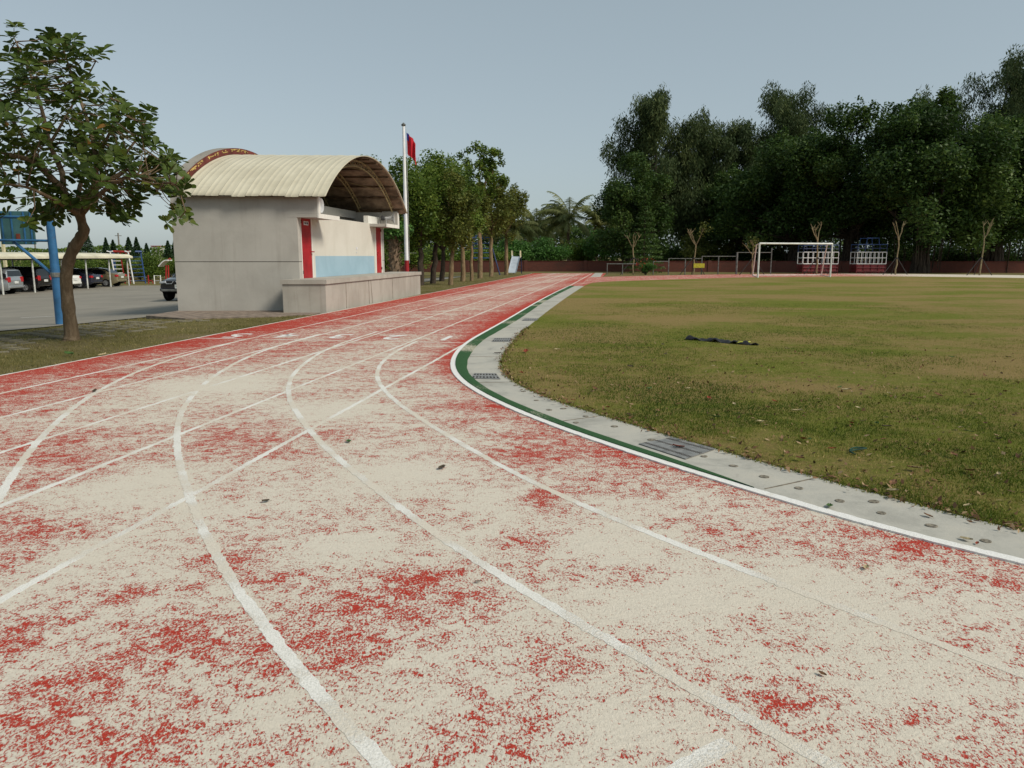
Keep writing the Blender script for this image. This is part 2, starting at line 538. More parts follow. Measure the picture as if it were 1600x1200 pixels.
    plain('carport_roof', (.62, .585, .44), .6, .3, var=.12, scale=.8)
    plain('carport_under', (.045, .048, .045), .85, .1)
    plain('carport_post', (.52, .53, .50), .5, .4, var=.2)
    t = NT('wall_brick'); co = t.coord('Object')
    bt = t.new('ShaderNodeTexBrick'); bt.inputs['Scale'].default_value = 1.0
    bt.inputs['Brick Width'].default_value = .24; bt.inputs['Row Height'].default_value = .07; bt.inputs['Mortar Size'].default_value = .008
    bt.inputs['Color1'].default_value = (.155, .042, .028, 1); bt.inputs['Color2'].default_value = (.115, .036, .026, 1); bt.inputs['Mortar'].default_value = (.12, .085, .07, 1)
    mp = t.new('ShaderNodeMapping'); mp.inputs['Rotation'].default_value = (R(90), 0, 0); t.l.new(co, mp.inputs['Vector']); t.l.new(mp.outputs[0], bt.inputs['Vector'])
    c = t.mix(t.math('MULTIPLY', t.step(t.noise(co, .5, 6, .7), .45, .7), .5), bt.outputs[0], (.07, .045, .035)); t.done(c, .9, .12)
    for nm, c, r_, mt in (('car_black', (.008, .008, .010), .18, 0), ('car_silver', (.42, .45, .47), .3, .6), ('car_gold', (.33, .29, .18), .3, .6),
                          ('car_navy', (.012, .014, .03), .2, 0), ('car_white', (.72, .72, .68), .25, 0)):
        t = NT(nm); co = t.coord('Object'); n = t.noise(co, 1.6, 5, .6)
        t.done(t.mix(t.step(n, .4, .75), c, tuple(min(1, x * 1.1 + .012) for x in c)), r_, .5, mt)
        t.b.inputs['Coat Weight'].default_value = .5
    plain('car_glass', (.012, .014, .016), .08, .6, var=.1)
    plain('car_trim', (.016, .016, .017), .6, .3)
    plain('tyre', (.018, .018, .018), .9, .15)
    plain('alloy', (.40, .41, .42), .35, .5, .6)
    plain('chrome', (.6, .6, .6), .2, .6, .8)
    plain('tail_red', (.42, .015, .022), .2, .6, var=.1)
    plain('lamp_clear', (.34, .36, .37), .15, .6, var=.1)
    plain('plate_white', (.66, .68, .66), .5, .4)
    plain('plate_ink', (.03, .10, .05), .5, .4)
    plain('grate_metal', (.25, .25, .24), .55, .4, .3, var=.2, scale=14)
    plain('hole_dirt', (.20, .18, .145), .95, .1, var=.4, scale=40)
    plain('tarp_black', (.014, .014, .016), .6, .3, var=.3, scale=10)
    plain('tape_yellow', (.45, .48, .06), .5, .3)
    plain('rope_green', (.012, .05, .03), .6, .3, var=.3, scale=20)
    plain('paver', (.155, .142, .10), .9, .15, var=.3, scale=4, dirt=(.09, .09, .035, .6), bump=.5)
    plain('far_wall', (.42, .40, .37), .8, .2); plain('far_green', (.2, .55, .2), .6, .3); plain('far_glass', (.08, .1, .12), .3, .5)
    plain('utility_pole', (.20, .19, .17), .8, .2)
make_materials()

# ================================================================== SETTING
# measured lines on the ground
A_PX = [
 [(889,447),(864,459),(836,474),(799,496),(760,518),(728,536),(711,553),(704,567),(705,579),(712,592),(740,611),(770,627),(800,640),(835,655),(870,669),(930,690),(1000,712),(1060,731),(1100,744),(1170,768),(1300,807),(1450,852),(1600,886)],
 [(652,533),(610,552),(590,572),(583,590),(597,612),(640,645),(700,682),(760,718),(850,765),(920,800),(1010,838),(1100,868),(1200,903),(1320,950),(1480,1012)],
 [(590,518),(530,537),(490,556),(455,585),(445,610),(467,655),(500,695),(570,752),(640,808),(720,868),(800,918),(950,1005),(1050,1060),(1170,1120),(1270,1180)],
 [(500,522),(430,541),(365,567),(310,605),(278,645),(272,680),(280,735),(300,793),(330,865),(370,935),(440,1030),(520,1125),(580,1195)],
 [(370,534),(300,551),(220,577),(140,617),(85,658),(30,722),(0,765)]]
def arc_line(pts):
    g = [gp(*q) for q in pts]
    t = (g[-1] - g[-2]).normalized()
    n = t
    ext = []
    p = g[-1].copy()
    for k in range(8):                    # carry the bend on past the picture's edge
        n = Matrix.Rotation(R(2.2), 3, 'Z') @ n
        p = p + n * .7
        ext.append(p.copy())
    return smooth_line(g + ext, 30)
ARCS = [arc_line(a) for a in A_PX]
KERB = ARCS[0]

def sand_amount(x, y):
    lane = (lane_x(0, y) - x) / 1.036
    s = .645
    far_ = min(max((y - 8.5) / 8, 0), 1)
    s += far_ * float(np.interp(lane, [-.2, .3, .8, 1.6, 2.5, 3.4, 4.1, 5], [-.22, -.20, -.14, -.10, -.11, -.12, -.21, -.27]))
    s += (1 - far_) * float(np.interp(lane, [0, 1.5, 2.6, 3.6, 4.3, 5], [.01, .0, -.03, -.09, -.18, -.25]))
    s += .03 * math.sin(y * .5 + lane * 2) + .02 * min(max((y - 13) / 8, 0), 1)
    return s
def blobs():
    out = []
    for px, py, r, a in ((855,778,.16,-.45),(570,935,.17,-.36),(640,915,.16,-.22),(20,990,.26,-.40),(190,935,.12,-.38),(270,985,.28,-.27),
        (60,1100,.4,-.25),(350,880,.25,-.2),(250,1140,.3,-.17),(880,1030,.22,-.24),(1200,1112,.13,-.34),(1070,1080,.13,-.28),(1010,1000,.14,-.2),
        (60,830,.4,-.2),(430,690,.6,-.16),(700,640,.8,-.16),(850,700,.5,-.18),(830,850,.22,-.2),(1000,900,.2,-.18),(40,700,.6,-.16),(420,905,.12,-.22),
        (560,1000,.14,-.2),(1350,990,.14,-.2),(1150,840,.35,-.12),(450,1000,.2,-.12),(150,1050,.3,-.2),(880,600,.5,-.2),
        (960,850,.35,.22),(1100,930,.35,.22),(1350,950,.5,.2),(1420,1080,.4,.22),(720,845,.22,.2),(560,850,.25,.16),(100,880,.25,.2),
        (520,640,.5,.2),(420,1090,.2,.12),(660,1110,.25,.1),(1000,960,.3,.14),(200,760,.45,.16),(640,745,.4,.12),(760,790,.4,.12),(320,600,.8,.14),(950,1130,.22,.12)):
        g = gp(px, py); out.append((g.x, g.y, r * min(1, .42 + .58 * max(0, g.y - 2.0) / 3.5), a))
    return np.array(out)

def make_ground():
    mb = MB()
    radii = list(np.linspace(0, 40, 41)) + list(np.linspace(42, 110, 40)) + [130, 160, 210, 300, 450, 700, 1100, 1800]
    rows = []
    for r in radii:
        row = []
        for k in range(145):
            a = 2 * math.pi * k / 144
            x, y = r * math.sin(a), r * math.cos(a) + 20
            row.append((x, y, lot_z(x, y) - .03))
        rows.append(row)
    mb.grid(rows)
    struct(mb.build('ground', 'ground', smooth=True))
make_ground()

def make_track():
    ys = list(np.arange(-6, 1.5, .5)) + list(np.arange(1.5, 16, .14)) + list(np.arange(16, 34, .4)) + list(np.arange(34, 67.5, .9))
    NC = 110
    V = np.zeros((len(ys), NC, 3))
    for i, y in enumerate(ys):
        xl = lane_x(5, y)
        xr = 14 if y < 11 else lane_x(0, y) + 1.2
        tt = np.linspace(0, 1, NC)
        if y < 11: tt = np.where(tt < .85, tt / .85 * (8.5 / (14 - xl)), 8.5 / (14 - xl) + (tt - .85) / .15 * (1 - 8.5 / (14 - xl)))
        V[i, :, 0] = xl + (xr - xl) * tt; V[i, :, 1] = y
    B = blobs()
    mb = MB(); mb.grid([[tuple(p) for p in row] for row in V])
    o = mb.build('running_track', 'track')
    P = V.reshape(-1, 3)
    s = np.array([sand_amount(x, y) for x, y, _ in P])
    for bx, by, r, a in B:
        d = np.hypot(P[:, 0] - bx, P[:, 1] - by)
        s += a * (.62 if a < 0 else 1.1) * (1.5 if (abs(a + .45) < .01 or abs(a + .34) < .01) else 1) * np.exp(-(d / r) ** 2)
    K = np.array([(p.x, p.y) for p in KERB])
    near = (P[:, 1] < 32)
    dk = np.full(len(P), 9.0)
    dk[near] = np.min(np.hypot(P[near, None, 0] - K[None, :, 0], P[near, None, 1] - K[None, :, 1]), axis=1)
    s -= .17 * np.exp(-(dk / .22) ** 2)
    s = np.clip(s, np.where(P[:, 1] < 7.5, .53, .36), .80)
    at_ = o.data.attributes.new('sand', 'FLOAT', 'POINT')
    at_.data.foreach_set('value', s.astype(np.float32))
    struct(o)
    # bend on the far side of the field
    inner = [gp(*q) for q in ((902,447),(925,442),(960,439.5),(1030,437.5),(1120,434.5),(1200,433),(1300,432),(1400,432),(1500,433),(1600,434.5),(1760,439))]
    outer = [gp(*q) for q in ((922,433),(940,432.6),(970,432),(1030,430.6),(1120,429),(1200,428.2),(1300,427.6),(1400,428),(1500,429),(1600,430.2),(1760,434))]
    a, b = catmull(inner, 6), catmull(outer, 6)
    mb = MB(); mb.grid([[(p.x + (q.x - p.x) * t, p.y + (q.y - p.y) * t, .004) for p, q in zip(a, b)] for t in np.linspace(0, 1, 6)])
    ob = struct(mb.build('track_bend', 'track'))
    vals = np.array([.50 + .32 * min(max((v.co.x - 26) / 9, 0), 1) for v in ob.data.vertices], dtype=np.float32)
    at_ = ob.data.attributes.new('sand', 'FLOAT', 'POINT'); at_.data.foreach_set('value', vals)
    # lane lines
    def line(pts, w, z, name='lane_line', m='line_paint', z0=-.001, rag=.0035):
        L = sum((q - p).length for p, q in zip(pts, pts[1:]))
        pts = resample(pts, int(min(1400, max(8, L / .028))))
        n = len(pts)
        j1 = RNG.normal(0, rag, n); j2 = RNG.normal(0, rag, n)
        k = np.ones(3) / 3; slow = np.convolve(RNG.normal(0, .02, n), np.ones(45) / 45, 'same')
        a_, b_ = offset(pts, w / 2), offset(pts, -w / 2)
        for i in range(n):
            d = (a_[i] - b_[i]).normalized()
            a_[i] = a_[i] + d * (j1[i] + slow[i]); b_[i] = b_[i] + d * (j2[i] + slow[i] * .6)
        mb = MB(); mb.grid([[(p.x, p.y, z0) for p in a_], [(p.x, p.y, z) for p in a_], [(p.x, p.y, z) for p in b_], [(p.x, p.y, z0) for p in b_]])
        return mb.build(name, m, o)
    for i in range(6):
        y1 = 66.5
        y0 = 13.2 if i == 0 else -4
        if i == 0: y0 = 1.2
        pts = [Vector((lane_x(i, y), y, 0)) for y in np.arange(y0, 13.6 if i == 0 else y1, .5)]
        line(pts, .046, .0006 + .00008 * i)
    for i, a in enumerate(ARCS):
        if i == 0: continue
        line(a, .054, .0013 + .00008 * i)
    line([Vector((KERB[0].x + (y - KERB[0].y) * math.tan(TRK), y, 0)) for y in np.arange(KERB[0].y, 66.5, .5)], .06, .0015)
    line(KERB, .072, .0105, 'kerb_line', 'kerb_paint', rag=.0022)
    c0, c1 = Vector((lane_x(0, 13.15), 13.15, 0)), Vector((lane_x(5, 13.95), 13.95, 0))
    line([c0.lerp(c1, t) for t in np.linspace(0, 1, 12)], .045, .0019, 'start_line')
    line([gp(1060, 1205).lerp(gp(1140, 1160), t) for t in np.linspace(-1.2, 1, 6)], .07, .0011, 'lane_line')
    # lane numbers read from the far end
    for k, (px, py) in enumerate(((699,528),(616,526.5),(533,525),(452,524),(372,524))):
        cu = bpy.data.curves.new('lane_number', 'FONT'); cu.body = str(k + 1); cu.size = 1.0
        cu.align_x = 'CENTER'; cu.align_y = 'CENTER'; cu.offset = .012
        ob = bpy.data.objects.new('lane_number', cu); col.objects.link(ob)
        dg = bpy.context.evaluated_depsgraph_get()
        me = bpy.data.meshes.new_from_object(ob.evaluated_get(dg)); me.name = 'lane_number'
        bpy.data.objects.remove(ob)
        nb = bpy.data.objects.new('lane_number', me); col.objects.link(nb)
        me.materials.clear(); me.materials.append(M['kerb_paint'])
        nb.parent = o
        g = gp(px, py); nb.location = (g.x, g.y, .0023); nb.rotation_euler = (0, 0, math.pi - TRK); nb.scale = (.78, 1.05, 1)
    return o
TRACK = make_track()

GUT_OUT = [gp(*q) for q in ((898,447),(874,459),(849,473),(817,495),(788,513),(758,530),(739,548),(730,565),(730,583),(752,604),(770,614),(799,629),(835,643),(870,657),(930,679),(1000,702),(1060,722),(1100,736),(1178,765))]
GUT_IN = [gp(*q) for q in ((913,447),(890,462),(865,480),(843,497),(821,515),(806,531),(794,547),(784,563),(785,579),(799,596),(843,618),(876,631),(953,654),(1042,681),(1113,702),(1197,725),(1262,743),(1375,776),(1465,801),(1600,833))]
def ext_line(g, n=8, turn=2.2):
    t = (g[-1] - g[-2]).normalized(); p = g[-1].copy(); out = list(g)
    for k in range(n):
        t = Matrix.Rotation(R(turn), 3, 'Z') @ t
        p = p + t * .8; out.append(p.copy())
    return out
GIN = smooth_line(ext_line(GUT_IN), 8)
def make_gutter():
    kerb_out = offset(KERB, .03)
    a, b = resample(kerb_out, 160), resample(GIN, 160)
    mb = MB()
    rows = []
    for t, z in ((0, .002), (0.0, .009), (.3, .008), (.7, .008), (1, .010), (1.0, -.02)):
        rows.append([(p.x + (q.x - p.x) * t, p.y + (q.y - p.y) * t, z) for p, q in zip(a, b)])
    mb.grid(rows)
    g = struct(mb.build('gutter', 'gutter'))
    # green strip between the white line and the gutter
    go = smooth_line(GUT_OUT, 8)
    ko = [p for p in offset(KERB, .035)]
    ends = go[-1]
    kk = [p for p in ko if (p.y > 4.72)]
    m_ = 110
    A_, B_ = resample(kk, m_), resample(go, m_)
    mb = MB()
    rows = []
    for t, z in ((0, .002), (0, .017), (.5, .019), (1, .017), (1, .002)):
        row = []
        for i, (p, q) in enumerate(zip(A_, B_)):
            w = random.uniform(-.006, .006)
            d = (q - p); 
            row.append((p.x + d.x * t + w * (t > .8), p.y + d.y * t + w * (t > .8), z))
        rows.append(row)
    mb.grid(rows)
    struct(mb.build('turf_strip', 'green_turf'))
    for i in range(6, 156, 9):
        p = a[i]; q = min(b, key=lambda r: (r - p).length); d = (q - p).normalized(); t_ = Vector((-d.y, d.x, 0)) * .006
        if i < 40 and p.y > 14: continue
        r0 = p + d * .045; r1 = q - d * .01; mb = MB()
        mb.hexa([tuple((r0 - t_)[:2]) + (.004,), tuple((r1 - t_)[:2]) + (.004,), tuple((r1 + t_)[:2]) + (.004,), tuple((r0 + t_)[:2]) + (.004,), tuple((r0 - t_)[:2]) + (.0108,), tuple((r1 - t_)[:2]) + (.0112,), tuple((r1 + t_)[:2]) + (.0112,), tuple((r0 + t_)[:2]) + (.0108,)])
        mb.build('slab_joint', 'stain_dark', g)
    # weep holes along the gutter
    base = MB(); prof = [(.001, .0), (.020, .0), (.026, .0015), (.030, .0)]
    base.lathe([(.030, -.004), (.030, .0), (.022, .0015), (.014, -.001), (.001, -.003)], (0, 0, 0), 'z', 14)
    h0 = None
    for k, (px, py) in enumerate(((1146,730),(1194,747),(1248,765),(1312,785),(1377,804),(1455,824),(1540,848),(1100,715),(960,668),(1018,689),(915,652),(880,640),(838,627),(818,613),(900,662),(858,642),(990,664),(930,640),(806,604),(1365,786),(870,626))):
        h = base.build('weep_hole', 'hole_dirt', g) if h0 is None else h0.copy()
        if h0 is None: h0 = h
        else: col.objects.link(h)
        p = gp(px, py); h.location = (p.x, p.y, .0125); h.scale = (random.uniform(.8, 1.15), random.uniform(.8, 1.15), 1); h.rotation_euler = (0, 0, random.uniform(0, 3))
    # grates
    def grate(c4, nrow, nslot):
        c = [gp(*q) for q in c4]
        cen = (c[0] + c[1] + c[2] + c[3]) / 4
        e = bpy.data.objects.new('drain_grate', None)
        mb = MB(); z0, z1 = .0115, .0165
        mb.hexa([(p.x, p.y, z0) for p in c] + [(p.x, p.y, z1) for p in c])
        pl = mb.build('drain_grate', 'grate_metal', g)
        sb = MB()
        bil = lambda s, t: (c[0] * (1 - s) + c[1] * s) * (1 - t) + (c[3] * (1 - s) + c[2] * s) * t
        for r_ in range(nrow):
            t = (r_ + .5) / nrow
            for k in range(nslot):
                s0, s1 = (k + .28) / nslot, (k + .72) / nslot
                hw = (.13 if nrow == 3 else .24) / nrow; q = [bil(s0, t - hw), bil(s1, t - hw), bil(s1, t + hw), bil(s0, t + hw)]
                sb.hexa([(p.x, p.y, z1 - .003) for p in q] + [(p.x, p.y, z1 + .0012) for p in q])
        s = sb.build('slots', 'dark_gap', pl); stuff(s)
        bpy.data.objects.remove(e)
    grate(((998,696),(1071,720),(1119,704),(1050,686)), 3, 26)
    grate(((736,593),(741,585),(775,585),(782,594)), 8, 2)
    grate(((768,535),(773,529.5),(800,529.5),(797,535)), 8, 2)
    grate(((815,502),(820,498.5),(842,498.5),(838,502)), 8, 2)
    # short piece of gutter beside the end of the straight
    mb = MB()
    q = [gp(922, 433), gp(938, 433), gp(942, 426.6), gp(930, 426.6)]
    mb.prism([(p.x, p.y) for p in q], -.01, .009)
    struct(mb.build('gutter_end', 'gutter'))
    return g
GUTTER = make_gutter()

FIELD_POLY = None
def make_field():
    global FIELD_POLY
    near = [p for p in reversed(GIN)]           # near right -> far left
    far = [gp(*q) for q in ((925,442.3),(960,439.8),(1030,437.8),(1120,434.8),(1200,433.3),(1300,432.2),(1400,432.2),(1500,433.2),(1600,434.7),(1760,439))]
    far = catmull(far, 4)
    poly = near + far + [Vector((75, 30, 0)), Vector((75, -12, 0)), Vector((near[0].x + 3, -12, 0))]
    FIELD_POLY = np.array([(p.x, p.y) for p in poly])
    mb = MB()
    mb.prism([(p.x, p.y) for p in poly], -.02, .016)
    return struct(mb.build('playing_field', 'field'))
make_field()

def in_poly(P, poly):
    x, y = P[:, 0], P[:, 1]
    c = np.zeros(len(P), bool)
    j = len(poly) - 1
    for i in range(len(poly)):
        xi, yi = poly[i]; xj, yj = poly[j]
        m = ((yi > y) != (yj > y)) & (x < (xj - xi) * (y - yi) / (yj - yi + 1e-12) + xi)
        c ^= m; j = i
    return c

def vnoise(P, s, seed):
    """cheap smooth value noise for clumping"""
    r = np.random.default_rng(seed); G = r.random((64, 64))
    q = P * s; i = np.floor(q).astype(int); f = q - i; f = f * f * (3 - 2 * f)
    a = G[i[:, 0] % 64, i[:, 1] % 64]; b = G[(i[:, 0] + 1) % 64, i[:, 1] % 64]
    c = G[i[:, 0] % 64, (i[:, 1] + 1) % 64]; d = G[(i[:, 0] + 1) % 64, (i[:, 1] + 1) % 64]
    return (a * (1 - f[:, 0]) + b * f[:, 0]) * (1 - f[:, 1]) + (c * (1 - f[:, 0]) + d * f[:, 0]) * f[:, 1]

def blades(name, P, z, h0, h1, w, m, rnd):
    n = len(P)
    a = RNG.random(n) * 2 * np.pi
    h = h0 + (h1 - h0) * RNG.random(n) ** 1.6
    lean = RNG.random(n) * .9 * h; la = RNG.random(n) * 2 * np.pi
    ww = w * (.6 + .8 * RNG.random(n))
    V = np.zeros((n, 3, 3))
    V[:, 0, 0] = P[:, 0] + np.cos(a) * ww / 2; V[:, 0, 1] = P[:, 1] + np.sin(a) * ww / 2; V[:, 0, 2] = z
    V[:, 1, 0] = P[:, 0] - np.cos(a) * ww / 2; V[:, 1, 1] = P[:, 1] - np.sin(a) * ww / 2; V[:, 1, 2] = z
    V[:, 2, 0] = P[:, 0] + np.cos(la) * lean; V[:, 2, 1] = P[:, 1] + np.sin(la) * lean; V[:, 2, 2] = z + h
    o = np_mesh(name, V, 3, m, rnd=rnd)
    return stuff(o)

def make_field_grass():
    N = 760000
    d = 2.6 * (26 / 2.6) ** RNG.random(N)              # denser near the camera
    ang = R(-8) + R(48) * RNG.random(N)
    P = np.c_[d * np.sin(ang), d * np.cos(ang)]
    P = P[in_poly(P, FIELD_POLY)]
    n1 = vnoise(P, .55, 3) * .55 + vnoise(P, 1.9, 4) * .3 + vnoise(P, 6, 5) * .25
    keep = RNG.random(len(P)) < np.clip((n1 - .34) * 2.6, .05, .85)
    P, n1 = P[keep], n1[keep]
    rnd = np.clip(.60 - (n1 - .5) * 1.9 + RNG.normal(0, .20, len(P)), 0, 1)
    far = np.hypot(P[:, 0], P[:, 1])
    o = blades('field_grass', P, .012, .006, .034, .0085, 'grass_blade', rnd)
    tag(o, 'short worn green and straw grass covering the playing field', 'grass')
make_field_grass()

def make_edge_debris():
    line = [p for p in GIN if p.y < 16 and p.x < 6]
    n = 9000; k = RNG.integers(0, len(line) - 1, n); t = RNG.random(n)
    A_ = np.array([(p.x, p.y) for p in line]); d = A_[k + 1] - A_[k]; nr = np.c_[d[:, 1], -d[:, 0]]; nr /= np.linalg.norm(nr, axis=1)[:, None] + 1e-9
    base = A_[k] + d * t[:, None]
    P = base + nr * RNG.normal(0, .022, n)[:, None]
    o = blades('edge_grass', P, .010, .006, .03, .008, 'grass_blade', np.clip(RNG.normal(.55, .22, n), 0, 1)); tag(o, 'ragged grass fringe spilling over the gutter edge', 'grass')
    # crumbs of dry leaf, thick along the edge and thin over the field
    m = 1300; k = RNG.integers(0, len(line) - 1, m)
    a = A_[k] + nr[:1] * 0 + RNG.normal(0, .05, (m, 2)); dd = 2.8 * 5 ** RNG.random(3600); an = R(-6) + R(44) * RNG.random(3600)
    b = np.c_[dd * np.sin(an), dd * np.cos(an)]; b = b[in_poly(b, FIELD_POLY)]
    Q = np.r_[a, b]; c = np.c_[Q, np.full(len(Q), .022) + .012 * RNG.random(len(Q))]
    V = leaf_quads(c, .034, 1.5, 0, 2.0, .8); V[:, :, 2] = np.maximum(V[:, :, 2], .0125)
    o = stuff(np_mesh('leaf_crumbs', V, 4, 'crumbs', None, RNG.random(len(Q)))); tag(o, 'brown crumbs of dry leaf in the grass and along the gutter', 'leaf litter')

def make_lot():
    ys = list(np.arange(13.6, 62, .8))
    rows = []
    for y in ys:
        xr = float(np.interp(y, [13.6, 15.6, 16.9, 18.8, 20.0, 21.5, 30, 31, 40, 52, 61], [-40, -20, -11.6, -10.3, -9.5, -8.9, -7.9, -7.4, -6.3, -4.6, -3.6]))
        row = []
        for t in np.linspace(0, 1, 40):
            x = xr - (xr + 75) * t ** 1.7
            row.append((x, y, lot_z(x, y) - .008))
        rows.append(row)
    mb = MB(); mb.grid(rows)
    lot = struct(mb.build('parking_lot', 'lot', smooth=True))
    # faded court line
    a, b = gp(30, 487, -.3), gp(95, 487.5, -.3)
    mb = MB(); 
    a.z = lot_z(a.x, a.y); b.z = lot_z(b.x, b.y)
    mb.grid([[tuple(a), tuple(b)], [(a.x, a.y + .1, a.z), (b.x, b.y + .1, b.z)]])
    mb.build('court_line', 'kerb_paint', lot)
    # brick-coloured apron along the stage
    mb = MB()
    q = [gp(228, 493), gp(290, 497.5), gp(430, 494), gp(500, 489.5), gp(500, 484), gp(286, 484)]
    mb.prism([(p.x, p.y) for p in q], -.09, -.002)
    struct(mb.build('brick_apron', 'brick_red'))
make_lot()

def make_pavers():
    root = bpy.data.objects.new('grass_paving', None); col.objects.link(root); root['kind'] = 'structure'
    base = MB(); base.box((0, 0, 0), (.30, .115, .06), 0, .012)
    p0 = None
    for i in range(-16, 14):
        for j in range(0, 9):
            t = 12.6 + i * .43 + (.2 if j % 2 else 0); s = 2.05 + j * .31
            p = P5 + TD * (t - 8) + TN * s
            if p.x < -11.9 or p.y < 9: continue
            ex = float(np.interp(p.y, [13.6, 15.6, 16.9, 18.8, 20.0], [-40, -20, -11.6, -10.3, -9.5]))
            if p.x < ex + .25 or p.y > 18.3: continue
            if (p - Vector((-8.05, 13.85, 0))).length < .55: continue
            if random.random() < (.12 if j > 1 else .45): continue
            o = base.build('paver', 'paver', root) if p0 is None else p0.copy()
            if p0 is None: p0 = o
            else: col.objects.link(o)
            o.location = (p.x, p.y, lot_z(p.x, p.y) - .032 + random.uniform(-.014, .006))
            o.rotation_euler = (random.uniform(-.03, .03), random.uniform(-.03, .03), R(28) + random.uniform(-.06, .06))
make_pavers()

def make_verge_grass():
    N = 210000
    t = RNG.random(N) ** 1.3 * 58 + 6; s = .06 + RNG.random(N) * 5.6
    P = np.c_[P5.x + TD.x * (t - 8) + TN.x * s, P5.y + TD.y * (t - 8) + TN.y * s]
    n1 = vnoise(P, .7, 8) * .6 + vnoise(P, 3, 9) * .45
    prob = np.clip((n1 - .2) * 1.6, .1, 1) * np.where(s < 2.2, 1.0, .85) * np.clip(1.3 - t / 60, .15, 1)
    keep = RNG.random(len(P)) < prob
    ex = np.interp(P[:, 1], [13.6, 15.6, 16.9, 18.8, 20.0, 21.5, 30, 31, 40, 52, 61], [-40, -20, -11.6, -10.3, -9.5, -8.9, -7.9, -7.4, -6.3, -4.6, -3.6])
    keep &= (P[:, 0] > ex)
    u = P - np.array([-5.9, 21.2])
    keep &= ~((u[:, 1] > -1.1) & (u[:, 1] < 10.2) & (P[:, 0] < -4.75 + .122 * (P[:, 1] - 20.3)))
    P, n1 = P[keep], n1[keep]
    z = np.array([lot_z(x, y) for x, y in P]) - .03
    rnd = np.clip(.66 - (n1 - .5) * .9 + RNG.normal(0, .2, len(P)), 0, 1)
    o = blades('verge_grass', P, 0.0, .012, .045, .011, 'grass_dry', rnd)
    me = o.data; c = np.zeros(len(me.vertices) * 3, dtype=np.float32); me.vertices.foreach_get('co', c)
    c = c.reshape(-1, 3); c[:, 2] += np.repeat(z, 3); me.vertices.foreach_set('co', c.reshape(-1)); me.update()
    tag(o, 'dry grass along the outer edge of the track', 'grass')
make_verge_grass()

# ================================================================== STAGE
SO = Vector((-5.9, 21.2, 0))
SU = Vector((1.0, 0.05, 0))                      # out of the front, towards the track
SV = Vector((math.sin(R(7)), math.cos(R(7)), 0)) # along the front
def sxf(u, v, z):
    return SU * u + SV * v + Vector((0, 0, z))
V0, V1 = -.25, 8.35
VC, HALF = (V0 + V1) / 2, (V1 - V0) / 2
EAVE, APEX = 3.10, 4.63
RISE = APEX - EAVE
RAD = (HALF ** 2 + RISE ** 2) / (2 * RISE)
def arch(t, off=0.0):
    """t -1..1 across the vault -> v, z"""
    a = math.asin(HALF / RAD) * t
    return VC + (RAD + off) * math.sin(a), APEX - RAD + (RAD + off) * math.cos(a)

